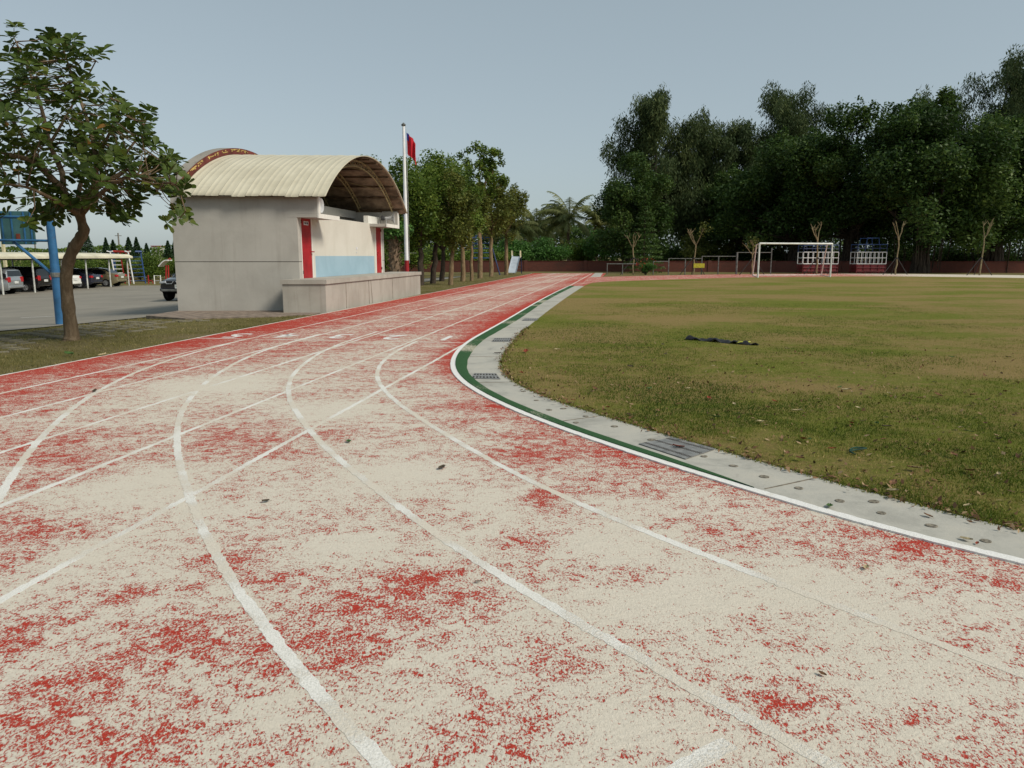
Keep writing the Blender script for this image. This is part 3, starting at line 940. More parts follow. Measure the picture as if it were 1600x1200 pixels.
def make_stage():
    st = thing('stage_building', 'small concrete stage house with cream barrel-vaulted roof and red doors beside the track', 'stage', SO)
    B = lambda: MB(sxf)
    def blk(name, m, u0, u1, v0, v1, z0, z1, par=st):
        mb = B(); mb.hexa([(u0, v0, z0), (u1, v0, z0), (u1, v1, z0), (u0, v1, z0), (u0, v0, z1), (u1, v0, z1), (u1, v1, z1), (u0, v1, z1)])
        return mb.build(name, m, par)
    # platform with overhanging coping
    pf = blk('platform', 'platform_concrete', -.14, 1.0, -.85, 9.7, -.35, .755)
    blk('coping', 'platform_concrete', -.18, 1.045, -.885, 9.735, .757, .875, pf)
    blk('stage_floor', 'platform_concrete', -1.3, -.181, .23, 7.99, .70, .872, pf)
    for v in (.75, 2.9, 3.12, 5.6):
        mb = B(); dv = .12 if v == 3.12 else 0
        mb.hexa([(1.001, v + dv, 0), (1.005, v + dv, 0), (1.005, v + dv + .03, 0), (1.001, v + dv + .03, 0), (1.001, v, .74), (1.005, v, .74), (1.005, v + .03, .74), (1.001, v + .03, .74)])
        mb.build('stain', 'stain_dark', pf)
    # side walls: lower and upper pours with a recessed joint between
    for v0, v1 in ((0.0, .22), (8.0, 8.22)):
        sw = blk('side_wall', 'wall_concrete', -3.37, 0.0, v0, v1, -.4, 1.335)
        blk('wall_pour', 'wall_concrete', -3.37, 0.0, v0 - .003, v1 - .001, 1.352, 3.12, sw)
        blk('joint', 'dark_gap', -3.36, -.004, v0 + .006, v1 - .006, 1.335, 1.352, sw)
    # rear wall with curved parapet
    mb = B()
    prof = [(V0 - .02, -.4), (V1 + .02, -.4)]
    top = [arch(t, .21) for t in np.linspace(1, -1, 40)]
    top = [(min(max(v, .01), 8.21), z) for v, z in top if .0 < v < 8.22]
    top = [(8.21, top[0][1] - .02)] + top + [(.01, top[-1][1] - .02)]
    poly = [(.01, -.4), (8.21, -.4)] + top
    n = len(poly)
    vs = [(-3.36, v, z) for v, z in poly] + [(-3.06, v, z) for v, z in poly]
    fs = [tuple(range(n)), tuple(range(2 * n - 1, n - 1, -1))] + [(i, n + i, n + (i + 1) % n, (i + 1) % n) for i in range(n)]
    mb.add(vs, fs)
    rw = mb.build('rear_wall', 'parapet_grey', st)
    mb = B()
    inn = [arch(t, .0) for t in np.linspace(-.94, .94, 40)]; out = [arch(t, .205) for t in np.linspace(-.94, .94, 40)]
    mb.grid([[(-3.045, v, z) for v, z in inn], [(-3.045, v, z) for v, z in out]])
    fb = mb.build('painted_band', 'maroon', rw)
    # worn yellow lettering round the band: strokes too small to read
    rr = random.Random(3)
    for k in range(17):
        t0 = -.90 + k * .105
        mb = B()
        for j in range(6):
            a0 = t0 + rr.uniform(0, .07); a1 = a0 + rr.uniform(.012, .045)
            o0 = rr.uniform(.085, .16); o1 = o0 + rr.uniform(.015, .055)
            if rr.random() < .5: a1 = a0 + .012
            else: o1 = o0 + .02
            q = [arch(a0, o0), arch(a1, o0), arch(a1, o1), arch(a0, o1)]
            mb.hexa([(-3.044, v, z) for v, z in q] + [(-3.034 - j * .0006, v, z) for v, z in q])
        mb.build('letter', 'yellow_letter', fb)
    # vault: lining, sheets, purlins, ribs
    ts = np.linspace(-1, 1, 37)
    mb = B(); mb.grid([[(u, *arch(t, -.035)) for t in ts] for u in np.linspace(-3.04, .82, 6)])
    lin = mb.build('roof_lining', 'roof_lining', st, True)
    npan = 11; u_a, u_b = -3.03, .87; w = (u_b - u_a) / npan
    for k in range(npan):
        mb = B(); rows = []
        uo = u_a + k * w
        dl, dr = random.uniform(-.004, .014), random.uniform(-.004, .014)
        for s, h in ((0, .016), (.06, .016), (.12, .003), (.36, .0), (.42, .008), (.48, .008), (.54, .0), (.9, .002), (1.04, .012)):
            row = []
            for i, t in enumerate(ts):
                tt = t
                if i == 0: tt = t - dl
                if i == len(ts) - 1: tt = t + dr
                row.append((uo + s * w, *arch(tt, h + (k % 2) * .003 + .004)))
            rows.append(row)
        mb.grid(rows)
        o = mb.build('roof_panel', 'roof_sheet', st, True)
        md = o.modifiers.new('thickness', 'SOLIDIFY'); md.thickness = .006; md.offset = 1
    mb = B(); 
    e0 = [(u_b, *arch(t, .0)) for t in ts]
    mb.tube(e0, .018, 6); mb.build('front_trim', 'roof_sheet', st)
    for t in np.linspace(-.94, .94, 13):
        v, z = arch(t, -.06); mb = B()
        mb.hexa([(-3.03, v - .03, z - .03), (.80, v - .03, z - .03), (.80, v + .03, z - .03), (-3.03, v + .03, z - .03), (-3.03, v - .03, z + .02), (.80, v - .03, z + .02), (.80, v + .03, z + .02), (-3.03, v + .03, z + .02)])
        mb.build('purlin', 'purlin', lin)
    for u in (.45, -.75, -1.9):
        tq = np.linspace(-.90, .90, 37); mb = B(); mb.tube([(u, *arch(t, -.12)) for t in tq], .028, 6); mb.tube([(u, *arch(t, -.30)) for t in tq], .024, 6)
        for i in range(0, 36, 2):
            a, b = arch(tq[i], -.12), arch(tq[i + 1], -.30); c = arch(tq[min(i + 2, 36)], -.12)
            mb.tube([(u, *a), (u, *b)], .012, 5); mb.tube([(u, *b), (u, *c)], .012, 5)
        mb.build('roof_truss', 'truss_paint', lin)
    for v in (1.9, 4.1, 6.3):                    # cross braces between the trusses
        mb = B(); 
        t = (v - VC) / HALF
        a, b = arch(t, -.12), arch(t + .05, -.34)
        mb.tube([(.45, *b), (-.75, *a)], .014, 5); mb.tube([(-.75, *b), (-1.9, *a)], .014, 5)
        mb.build('brace', 'truss_paint', lin)
    # front wall with doors
    fw = blk('front_wall', 'cream_wall', -.22, -.03, 1.24, 7.06, .876, 2.66)
    blk('wainscot', 'blue_wall', -.032, -.0265, 1.27, 7.03, .878, 1.50, fw)
    blk('return_wall', 'cream_wall', -.22, -.012, 1.10, 1.238, .876, 2.54, fw)
    blk('return_wall', 'cream_wall', -.22, -.012, 7.062, 7.20, .876, 2.54, fw)
    blk('wall_outlet', 'sign_white', -.0295, -.015, 5.0, 5.12, 1.72, 1.80, fw)
    blk('wall_outlet', 'sign_white', -.0295, -.015, 5.0, 5.06, 1.60, 1.64, fw)
    blk('inner_wall', 'wall_concrete', -1.25, -1.1, .221, 7.999, .5, 2.88)
    blk('ring_beam', 'wall_concrete', -1.2, -.95, .222, 7.998, 2.882, 3.15)
    for v0, v1, hv in ((.225, 1.098, 1.06), (7.202, 7.998, 7.25)):
        fr = blk('door_frame', 'white_trim', -.10, -.012, v0, v0 + .07, .876, 2.545)
        blk('jamb', 'white_trim', -.10, -.012, v1 - .07, v1, .876, 2.545, fr)
        dr = blk('door', 'door_red', -.075, -.028, v0 + .072, v1 - .072, .880, 2.545)
        for z in (1.25, 1.75, 2.2): blk('door_rail', 'door_red', -.030, -.024, v0 + .09, v1 - .09, z, z + .025, dr)
        mb = B(); mb.tube([(-.028, hv - (.13 if hv < 4 else -.13), 1.62), (.05, hv - (.13 if hv < 4 else -.13), 1.62), (.05, hv - (.06 if hv < 4 else -.2), 1.62)], .018, 6); mb.build('handle', 'door_red', dr)
        if hv < 4:
            sg = blk('door_plate', 'sign_white', -.026, -.018, v0 + .28, v0 + .62, 2.36, 2.47, dr)
            for q in range(2): blk('plate_ink', 'sign_ink', -.0185, -.0165, v0 + .33 + q * .14, v0 + .43 + q * .14, 2.39, 2.44, sg)
        for z in (1.0, 2.4): blk('hinge', 'dark_gap', -.03, -.005, v0 + .055 if hv < 4 else v1 - .085, v0 + .085 if hv < 4 else v1 - .055, z, z + .09, dr)
    # ledges over the doors carrying the loudspeakers
    for a, s in ((0.0, 1), (8.22, -1)):
        vs = sorted((a - .012 * s, a + .13 * s)); 
        lg = blk('ledge', 'wall_concrete', -.235, .56, *sorted((a - .008 * s, a + 1.62 * s)), 2.548, 2.648)
        blk('ledge_edge', 'white_trim', .562, .60, *sorted((a - .012 * s, a + 1.64 * s)), 2.53, 2.652, lg)
        blk('cheek_wall', 'wall_concrete', .0, .56, *sorted((a - .006 * s, a + .12 * s)), 2.65, 3.16, lg)
        blk('cheek_edge', 'white_trim', .562, .60, *sorted((a - .012 * s, a + .13 * s)), 2.654, 3.11, lg)
        if s < 0: blk('parapet', 'white_trim', -.235, -.08, *sorted((a + .13 * s, a + 1.62 * s)), 2.65, 2.93, lg)
    return st
STAGE = make_stage()

def horn(label, base, yaw):
    h = thing('horn_loudspeaker', label, 'loudspeaker', base, yaw)
    mb = MB(); mb.lathe([(.035, -.16), (.05, -.14), (.055, -.02), (.075, .05), (.11, .11), (.19, .18), (.20, .19), (.185, .185), (.10, .10), (.03, .04)], (0, 0, .24), 'x', 22)
    mb.build('bell', 'horn_metal', h, True)
    mb = MB(); mb.lathe([(.01, -.02), (.035, .0), (.04, .07), (.02, .13), (.005, .14)], (0, 0, .24), 'x', 12); mb.build('throat', 'horn_dark', h, True)
    mb = MB(); mb.lathe([(.07, -.30), (.085, -.28), (.085, -.17), (.05, -.155)], (0, 0, .24), 'x', 16); mb.build('driver', 'horn_dark', h, True)
    mb = MB(); mb.box((-.1, 0, .006), (.12, .1, .012)); mb.tube([(-.1, -.05, .01), (-.1, -.07, .24)], .01, 6); mb.tube([(-.1, .05, .01), (-.1, .07, .24)], .01, 6); mb.build('bracket', 'horn_metal', h)
horn('round grey horn loudspeaker on the ledge above the near red door', SO + sxf(.34, .42, 2.65), R(-8))
horn('grey horn loudspeaker on the ledge beside the flagpole end of the stage', SO + sxf(.36, 7.72, 2.65), R(6))

# ================================================================== FLAGPOLE AND FLAG
def make_flag():
    base = Vector((-4.42, 32.1, 0))
    p = thing('flagpole', 'tall white flagpole with red painted foot behind the stage platform', 'flagpole', base)
    mb = MB(); mb.lathe([(.105, -.1), (.105, .02), (.098, .9), (.094, 1.32)], (0, 0, 0), 'z', 16); mb.build('foot', 'pole_red', p, True)
    mb = MB(); mb.lathe([(.086, 1.32), (.08, 2.5), (.068, 4.3), (.056, 6.2), (.052, 6.72)], (0, 0, 0), 'z', 16); mb.build('shaft', 'pole_white', p, True)
    mb = MB(); mb.lathe([(.07, 6.72), (.09, 6.74), (.09, 6.79), (.03, 6.83), (.03, 6.85)], (0, 0, 0), 'z', 14); mb.build('cap', 'fence_grey', p, True)
    mb = MB(); mb.tube([(.12, -.02, 1.2), (.115, -.02, 4), (.10, -.02, 6.7)], .008, 5); mb.build('halyard', 'carport_post', p)
    mb = MB(); mb.tube([(-.18, 0, 1.62), (.42, 0, 1.62)], .014, 6); mb.tube([(-.05, .25, 1.62), (-.05, -.25, 1.62)], .014, 6); mb.build('crossbar', 'fence_grey', p)
    # limp flag: fly end hanging in folds
    rows = []; vals = []
    nu, nv = 30, 22
    for j in range(nv):                       # down the hoist
        row = []
        for i in range(nu):                   # towards the fly
            s, h = i / (nu - 1), j / (nv - 1)
            reach = .36 * (1 - (1 - s) ** 1.8)
            drop = .50 * s ** 1.0
            x = reach + .02 * math.sin(s * 17 + h * 2)
            y = .075 * math.sin(s * 13 + h * 1.5) * min(1, s * 3) + .03 * math.sin(s * 31 + h)
            z = 6.62 - h * .84 - drop * (1 - .12 * h) + .03 * math.sin(s * 12 + 1) * s
            row.append((x, y, z)); vals.append(.9 if (s < .17 and h < .36) else .1)
        rows.append(row)
    mb = MB(); mb.grid(rows)
    f = mb.build('flag', 'flag_cloth', None, True, loc=base + Vector((.115, -.03, -.16)))
    a = f.data.attributes.new('rnd', 'FLOAT', 'POINT'); a.data.foreach_set('value', np.array(vals, dtype=np.float32))
    tag(f, 'limp red flag with a blue canton hanging from the white flagpole', 'flag')
make_flag()

# ================================================================== BASKETBALL STAND
def make_basket():
    b = gp(95, 505, -.15); 
    st = thing('basketball_stand', 'blue steel basketball stand with teal backboard beside the foreground tree', 'basketball stand', (b.x, b.y, lot_z(b.x, b.y) - .03))
    mb = MB(); mb.tube([(0, 0, -.05), (-.0, 0, .8), (-.01, 0, 1.6), (-.02, 0, 2.75)], [.115, .108, .10, .092], 14); post = mb.build('post', 'post_blue', st, True)
    mb = MB(); mb.lathe([(.118, 1.18), (.12, 1.19), (.12, 1.28), (.112, 1.29)], (-.006, 0, 0), 'z', 14); mb.build('clamp', 'fence_grey', post)
    for z in (2.62, 2.06):
        mb = MB(); mb.tube([(-.02, -.02, z), (-1.75, -.12, z + .02)], .03, 8); mb.build('arm', 'post_blue', st)
        mb = MB(); mb.tube([(-.02, .05, z), (-1.75, .28, z + .02)], .03, 8); mb.build('arm', 'post_blue', st)
    mb = MB(); mb.tube([(-.07, 0, 1.24), (-.95, 0, 2.04)], .04, 8); mb.build('brace', 'post_blue', st)
    mb = MB(); mb.box((-1.18, .55, 2.39), (.8, .05, .82), R(8), .01); bd = mb.build('backboard', 'board_teal', st)
    mb = MB()
    for x in (-1.5, -1.28, -1.0, -.84): mb.box((x, .52 + (x + 1.18) * .14, 2.39), (.03, .035, .8), R(8))
    mb.build('board_frame', 'post_blue', bd)
    mb = MB(); mb.box((-1.16, .515, 2.16), (.09, .012, .17), R(8)); mb.build('patch', 'board_patch', bd)
    mb = MB()
    mb.tube([(-1.35 + .2 * math.cos(a), .82 + .2 * math.sin(a), 2.16) for a in np.linspace(0, 2 * math.pi, 18)], .01, 6); mb.tube([(-1.3, .6, 2.16), (-1.3, .64, 2.16)], .012, 6)
    mb.build('hoop', 'paint_red', st)
make_basket()

# ================================================================== PARKING
def make_carport():
    r = thing('carport', 'long flat pale roofed carport on thin posts over parked cars', 'carport', (-31, 46, -.85))
    ys = (0.3, 3.4, 6.6, 9.6, 12.8, 15.6); z = 2.18
    mb = MB(); n = 24
    L = 18.4
    rows = []
    for x, zz in ((.35, 0), (.35, .14), (.0, .30), (-2.8, .42), (-5.6, .30), (-5.6, .12)):
        rows.append([(x, -6 + (6 + 15.9) * k / n, z + zz - .0 * k) for k in range(n + 1)])
    mb.grid(rows)
    ro = mb.build('roof', 'carport_roof', r)
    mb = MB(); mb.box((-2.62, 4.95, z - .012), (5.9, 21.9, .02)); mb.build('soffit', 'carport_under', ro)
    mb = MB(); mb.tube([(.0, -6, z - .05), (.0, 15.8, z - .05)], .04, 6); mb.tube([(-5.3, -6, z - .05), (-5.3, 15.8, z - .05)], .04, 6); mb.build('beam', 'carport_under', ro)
    for y in ys:
        for x in (0, -5.3):
            mb = MB(); mb.tube([(x, y, -.05), (x, y, z - .06)], .055, 8); mb.build('post', 'carport_post', r)
make_carport()

def car(name, label, paint, loc, rz, kind='sedan', plate=False):
    """x forward, origin on the ground below the middle"""
    c = thing(name, label, 'car', loc, rz, None)
    if kind == 'sedan':
        Lh, W, body = 2.28, .87, [(-2.28,.42,.82,.72),(-2.22,.32,.98,.80),(-1.9,.22,1.02,.86),(-1.3,.2,1.0,.88),(0,.19,.93,.89),(1.0,.2,.90,.88),(1.5,.22,.86,.86),(2.0,.24,.77,.81),(2.24,.34,.66,.70)]
        cab = [(-1.75,1.0,1.01,.74),(-1.15,1.0,1.36,.66),(-.6,.97,1.45,.64),(.1,.93,1.43,.64),(.45,.92,1.36,.66),(1.15,.9,.91,.74)]
    elif kind == 'van':
        Lh, W, body = 2.15, .85, [(-2.14,.38,.86,.74),(-2.1,.28,1.05,.82),(-1.7,.22,1.05,.85),(0,.2,1.02,.86),(1.0,.2,.98,.86),(1.5,.22,.94,.84),(1.95,.26,.84,.79),(2.14,.36,.7,.68)]
        cab = [(-2.1,1.04,1.06,.79),(-2.0,1.05,1.50,.72),(-1.7,1.04,1.63,.69),(0,1.02,1.66,.68),(.6,1.0,1.58,.69),(1.45,.95,.97,.77)]
    else:
        Lh, W, body = 2.32, .90, [(-2.3,.45,.95,.76),(-2.24,.34,1.12,.86),(-1.8,.28,1.1,.89),(0,.27,1.05,.90),(1.0,.27,1.06,.90),(1.6,.29,1.03,.88),(2.1,.32,.93,.83),(2.3,.42,.80,.73)]
        cab = [(-2.2,1.1,1.12,.80),(-2.0,1.1,1.55,.74),(-1.5,1.09,1.70,.70),(0,1.05,1.72,.69),(.4,1.05,1.64,.70),(1.15,1.04,1.08,.79)]
    def loft(st, sec):
        rows = []
        for s in st: rows.append(sec(*s))
        mb = MB(); mb.grid(rows); n = len(rows[0])
        mb.f.append(tuple(range(n))); mb.f.append(tuple((len(rows) - 1) * n + i for i in range(n - 1, -1, -1)))
        return mb
    def bsec(x, zb, zt, w):
        h = zt - zb
        half = [(w * .90, zb), (w * .98, zb + h * .18), (w * 1.0, zb + h * .5), (w * .985, zb + h * .75), (w * .93, zb + h * .93), (w * .82, zt), (w * .4, zt + .012)]
        return [(x, y, z) for y, z in half] + [(x, -y, z) for y, z in reversed(half)]
    def csec(x, zb, zt, w):
        h = max(zt - zb, .01); wb = w + .10
        half = [(wb, zb - .02), (wb - (wb - w) * .55, zb + h * .55), (w, zb + h * .86), (w * .86, zb + h * .98), (w * .4, zt + .012)]
        return [(x, y, z) for y, z in half] + [(x, -y, z) for y, z in reversed(half)]
    bd = loft(body, bsec).build('body', paint, c, True)
    cb = loft(cab, csec).build('cabin', paint, c, True)
    # glazing a little proud of the cabin
    def inset(p, q, r_, s_, k=.012):
        pass
    def pane(pts, nm):
        mb = MB(); n = len(pts); cen = sum((Vector(p) for p in pts), Vector()) / n
        nrm = (Vector(pts[1]) - Vector(pts[0])).cross(Vector(pts[2]) - Vector(pts[0])).normalized()
        if nrm.dot(cen - Vector((0, 0, 1.0))) < 0: nrm = -nrm
        q = [Vector(p) + nrm * .004 for p in pts]; o_ = [Vector(p) + nrm * .016 for p in pts]
        mb.add(q + o_, [tuple(range(n)), tuple(range(2 * n - 1, n - 1, -1))] + [(i, (i + 1) % n, n + (i + 1) % n, n + i) for i in range(n)])
        return mb.build(nm, 'car_glass', cb)
    zf = lambda st, k: (st[1] - .02 + (st[2] - st[1] + .02) * k)
    yf = lambda st, k: st[3] + .10 - .10 * min(1, k * .95)
    r0, r1 = cab[0], cab[1]; f0, f1 = cab[-1], cab[-2]
    lerp = lambda a, b, t: tuple(a[i] + (b[i] - a[i]) * t for i in range(4))
    a, b = lerp(r0, r1, .12), lerp(r0, r1, .9)
    pane([(a[0], -a[3] * .95, a[2]), (a[0], a[3] * .95, a[2]), (b[0], b[3] * .86, b[2]), (b[0], -b[3] * .86, b[2])], 'rear_window')
    a, b = lerp(f0, f1, .1), lerp(f0, f1, .92)
    pane([(a[0], -a[3] * .97, a[2]), (a[0], a[3] * .97, a[2]), (b[0], b[3] * .88, b[2]), (b[0], -b[3] * .88, b[2])], 'windscreen')
    mids = cab[1:-1]
    for sgn in (-1, 1):
        xs = [cab[0][0] + (cab[1][0] - cab[0][0]) * .55] + [mids[0][0] + (mids[-1][0] - mids[0][0]) * t for t in (.08, .5, .53, 1.0)] + [f0[0] - (f0[0] - f1[0]) * .35]
        def prof(x):
            return tuple(np.interp(x, [s[0] for s in cab], [s[i] for s in cab]) for i in range(4))
        for x0, x1 in ((xs[0], xs[2]), (xs[3], xs[5])):
            p, q = prof(x0), prof(x1)
            def pt(s, k): return (s[0], sgn * (yf(s, k)), zf(s, k))
            mid = prof((x0 + x1) / 2)
            pane([pt(p, .10 if p[2] - p[1] > .2 else .3), pt(q, .10 if q[2] - q[1] > .2 else .3), pt(q, .80), pt(mid, .82), pt(p, .80)], 'side_window')
        for wx in (-Lh + .88, Lh - .85):
            rw = .31 if kind != 'suv' else .35
            mb = MB(); mb.lathe([(rw * .6, -.095), (rw * .95, -.1), (rw, -.06), (rw, .06), (rw * .95, .1), (rw * .6, .095)], (0, 0, 0), 'y', 20)
            ty = mb.build('wheel', 'tyre', c, True); ty.location = (wx, sgn * (W - .085), rw)
            mb = MB()
            mb.lathe([(rw * .62, .0), (rw * .62, .012 * sgn), (rw * .54, .012 * sgn), (rw * .52, -.02 * sgn), (.01, -.02 * sgn)], (0, sgn * .098, 0), 'y', 20)
            for k in range(6):
                an = k * math.pi / 3
                mb.box((rw * .3 * math.cos(an), sgn * .10, rw * .3 * math.sin(an)), (.05, .02, .05)); mb.tube([(0, sgn * .10, 0), (rw * .56 * math.cos(an), sgn * .104, rw * .56 * math.sin(an))], .022, 5)
            mb.build('rim', 'alloy', ty, True)
            mb = MB(); mb.lathe([(rw * 1.16, -.012), (rw * 1.16, .006)], (wx, sgn * (W - .012 + (.0)), rw + .01), 'y', 22); mb.build('wheel_arch', 'car_trim', bd)
        zt = body[1][2]
        mb = MB(); mb.box((-Lh + .10, sgn * (W * .78), zt - .14), (.22, .28, .17 if kind != 'van' else .34), 0, .03); mb.build('tail_light', 'tail_red', c, True)
        zt = body[-2][2]
        mb = MB(); mb.box((Lh - .15, sgn * (W * .72), zt - .10), (.22, .30, .11), 0, .03); mb.build('headlight', 'lamp_clear', c, True)
        mb = MB(); mb.box((.75, sgn * (W + .07), 1.0 if kind != 'suv' else 1.14), (.10, .16, .11), 0, .03); mb.build('door_mirror', paint, c, True)
    mb = MB(); mb.box((-Lh + .04, 0, .46), (.16, 1.5, .16), 0, .04); mb.build('rear_bumper', paint, c, True)
    mb = MB(); mb.box((-Lh - .02, 0, .74), (.02, .42, .15)); mb.build('number_plate', 'plate_white', c)
    mb = MB(); mb.box((Lh - .03, 0, .46 if kind != 'suv' else .52), (.16, 1.5, .17), 0, .04); fb = mb.build('front_bumper', paint, c, True)
    if kind == 'suv':
        mb = MB(); mb.box((Lh + .03, 0, .50), (.07, 1.4, .10), 0, .02); mb.build('skid_plate', 'fence_grey', fb, True)
        mb = MB(); mb.box((Lh - .02, 0, .84), (.06, .86, .15), 0, .02); gr = mb.build('grille', 'car_trim', c)
        mb = MB()
        for s in (-1, 1):
            mb.tube([(Lh + .02, s * .46, .92), (Lh + .03, s * .40, .79), (Lh + .035, s * .14, .79), (Lh + .03, s * .06, .90)], .018, 6)
        mb.build('grille_trim', 'chrome', gr)
        mb = MB(); mb.box((Lh + .06, .22, .67), (.02, .40, .17)); pl = mb.build('number_plate', 'plate_white', c)
        mb = MB()
        for k in range(6): mb.box((Lh + .072, .08 + k * .055, .67), (.004, .03, .08))
        mb.build('plate_digits', 'plate_ink', pl)
    else:
        mb = MB(); mb.box((Lh - .04, 0, .62), (.05, .8, .1), 0, .015); mb.build('grille', 'car_trim', c)
    return c
LZ = -.862
car('parked_car', 'silver minivan with tall red tail lights under the carport', 'car_silver', (-33.2, 47.6, LZ), R(183), 'van')
car('parked_car', 'black estate car with silver spoked wheels under the carport', 'car_black', (-33.5, 51.2, LZ), R(181), 'van')
car('parked_car', 'white car mostly hidden behind the foreground tree trunk', 'car_white', (-33.4, 54.3, LZ), R(180), 'sedan')
car('parked_car', 'dark navy sedan parked between the white car and the gold sedan', 'car_navy', (-33.3, 57.0, LZ), R(181), 'sedan')
car('parked_car', 'gold beige sedan with red tail lights at the end of the carport', 'car_gold', (-33.0, 60.0, LZ), R(182), 'sedan')
sv = gp(288, 470, -.52)
car('parked_car', 'black sport utility car with chrome grille peeking out behind the stage', 'car_black', (sv.x + .05, sv.y + 2.0, lot_z(sv.x, sv.y + 1) - .01), R(-97), 'suv')

# ================================================================== VEGETATION
def rand_dirs(n):
    v = RNG.normal(size=(n, 3)); return v / np.linalg.norm(v, axis=1)[:, None]
def leaf_quads(C, size, up=0.35, droop=0.0, elong=1.9, spread=.35):
    """rhombus leaves at centres C (n,3); size scalar or (n,)"""
    n = len(C)
    d = rand_dirs(n); d[:, 2] = d[:, 2] * .7 - droop; d /= np.linalg.norm(d, axis=1)[:, None]
    nrm = rand_dirs(n); nrm[:, 2] = np.abs(nrm[:, 2]) + up
    s = np.cross(nrm, d); s /= np.linalg.norm(s, axis=1)[:, None] + 1e-9
    L = (size * (1 + spread * (RNG.random(n) * 2 - 1)))[:, None] if np.ndim(size) else np.full((n, 1), size) * (1 + spread * (RNG.random((n, 1)) * 2 - 1))
    W = L / elong
    V = np.stack([C - d * L * .5, C + s * W * .5 + d * L * .08, C + d * L * .5, C - s * W * .5 + d * L * .08], axis=1)
    return V
def clump_cloud(cl, n, shell=.55):
    """points in a set of ellipsoidal clumps: rows of (x, y, z, rx, ry, rz)"""
    cl = np.asarray(cl); vol = cl[:, 3] * cl[:, 5]
    k = RNG.choice(len(cl), n, p=vol / vol.sum())
    r = (shell + (1 - shell) * RNG.random(n)) ** 1.0
    r = np.where(RNG.random(n) < .3, RNG.random(n) ** .5, r)
    d = rand_dirs(n)
    return cl[k, :3] + d * r[:, None] * cl[k, 3:6] * (.82 + .36 * RNG.random((n, 1))), k

def trunk_mesh(parts, m, parent, name='trunk', n=9):
    mb = MB()
    for pts, r0, r1 in parts:
        k = len(pts); mb.tube(pts, [r0 + (r1 - r0) * (i / (k - 1)) for i in range(k)], n)
    return mb.build(name, m, parent, True)
def wig(a, b, n=6, amp=.1):
    a, b = Vector(a), Vector(b); out = []
    for i in range(n):
        t = i / (n - 1); q = a.lerp(b, t)
        if 0 < i < n - 1: q += Vector((random.uniform(-1, 1), random.uniform(-1, 1), random.uniform(-.4, .4))) * amp
        out.append(q)
    return out

def broadleaf(name, label, base, H, crown, n, size, m, bark, cat='tree', group=None, trunk_r=.16, bole=.35, nclump=26, clump=.34, lean=(0, 0), multi=1, gap=.5, up=.35, sub=1.0):
    """crown = (centre height, half width x, half width y, half height); leaves sit in uneven clumps"""
    t = thing(name, label, cat, base, 0, group)
    ch, rx, ry, rz = crown
    cl = []
    for i in range(nclump):
        d = rand_dirs(1)[0]; r = .45 + .55 * random.random()
        s = clump * random.uniform(.65, 1.35)
        cl.append((lean[0] + d[0] * rx * r * (1 - .0), lean[1] + d[1] * ry * r, ch + d[2] * rz * r, rx * s, ry * s, rz * s * .9))
    for i in range(max(3, nclump // 5)): # sprigs standing out of the outline
        d = rand_dirs(1)[0]; d[2] = abs(d[2]) * .9 + .1
        cl.append((lean[0] + d[0] * rx * 1.02, lean[1] + d[1] * ry, ch + d[2] * rz * 1.02, rx * .14, ry * .14, rz * .16))
    parts = []
    for k in range(multi):
        b0 = Vector((random.uniform(-1, 1) * .3 * (multi > 1) * rx * .3, random.uniform(-.3, .3) * (multi > 1), -.1))
        top = Vector((lean[0] * .6 + b0.x * 1.6, lean[1] * .6, bole * H))
        main = wig(b0, top, 6, .06 * trunk_r / .16)
        parts.append((main, trunk_r * random.uniform(.85, 1.1), trunk_r * .62))
        for i in range(7):
            c = cl[random.randrange(nclump)]
            parts.append((wig(top, (c[0], c[1], c[2]), 6, .14), trunk_r * .42, trunk_r * .08))
        parts.append((wig(top, (lean[0], lean[1], ch + rz * .55), 6, .12), trunk_r * .55, trunk_r * .08))
    trunk_mesh(parts, bark, t)
    C, k = clump_cloud(cl, n, gap)
    tone = RNG.normal(0, .12, len(cl))
    rnd = np.clip(.45 + tone[k] + RNG.normal(0, .2, n), 0, 1)
    V = leaf_quads(C, size, up)
    np_mesh('crown', V, 4, m, t, rnd)
    return t

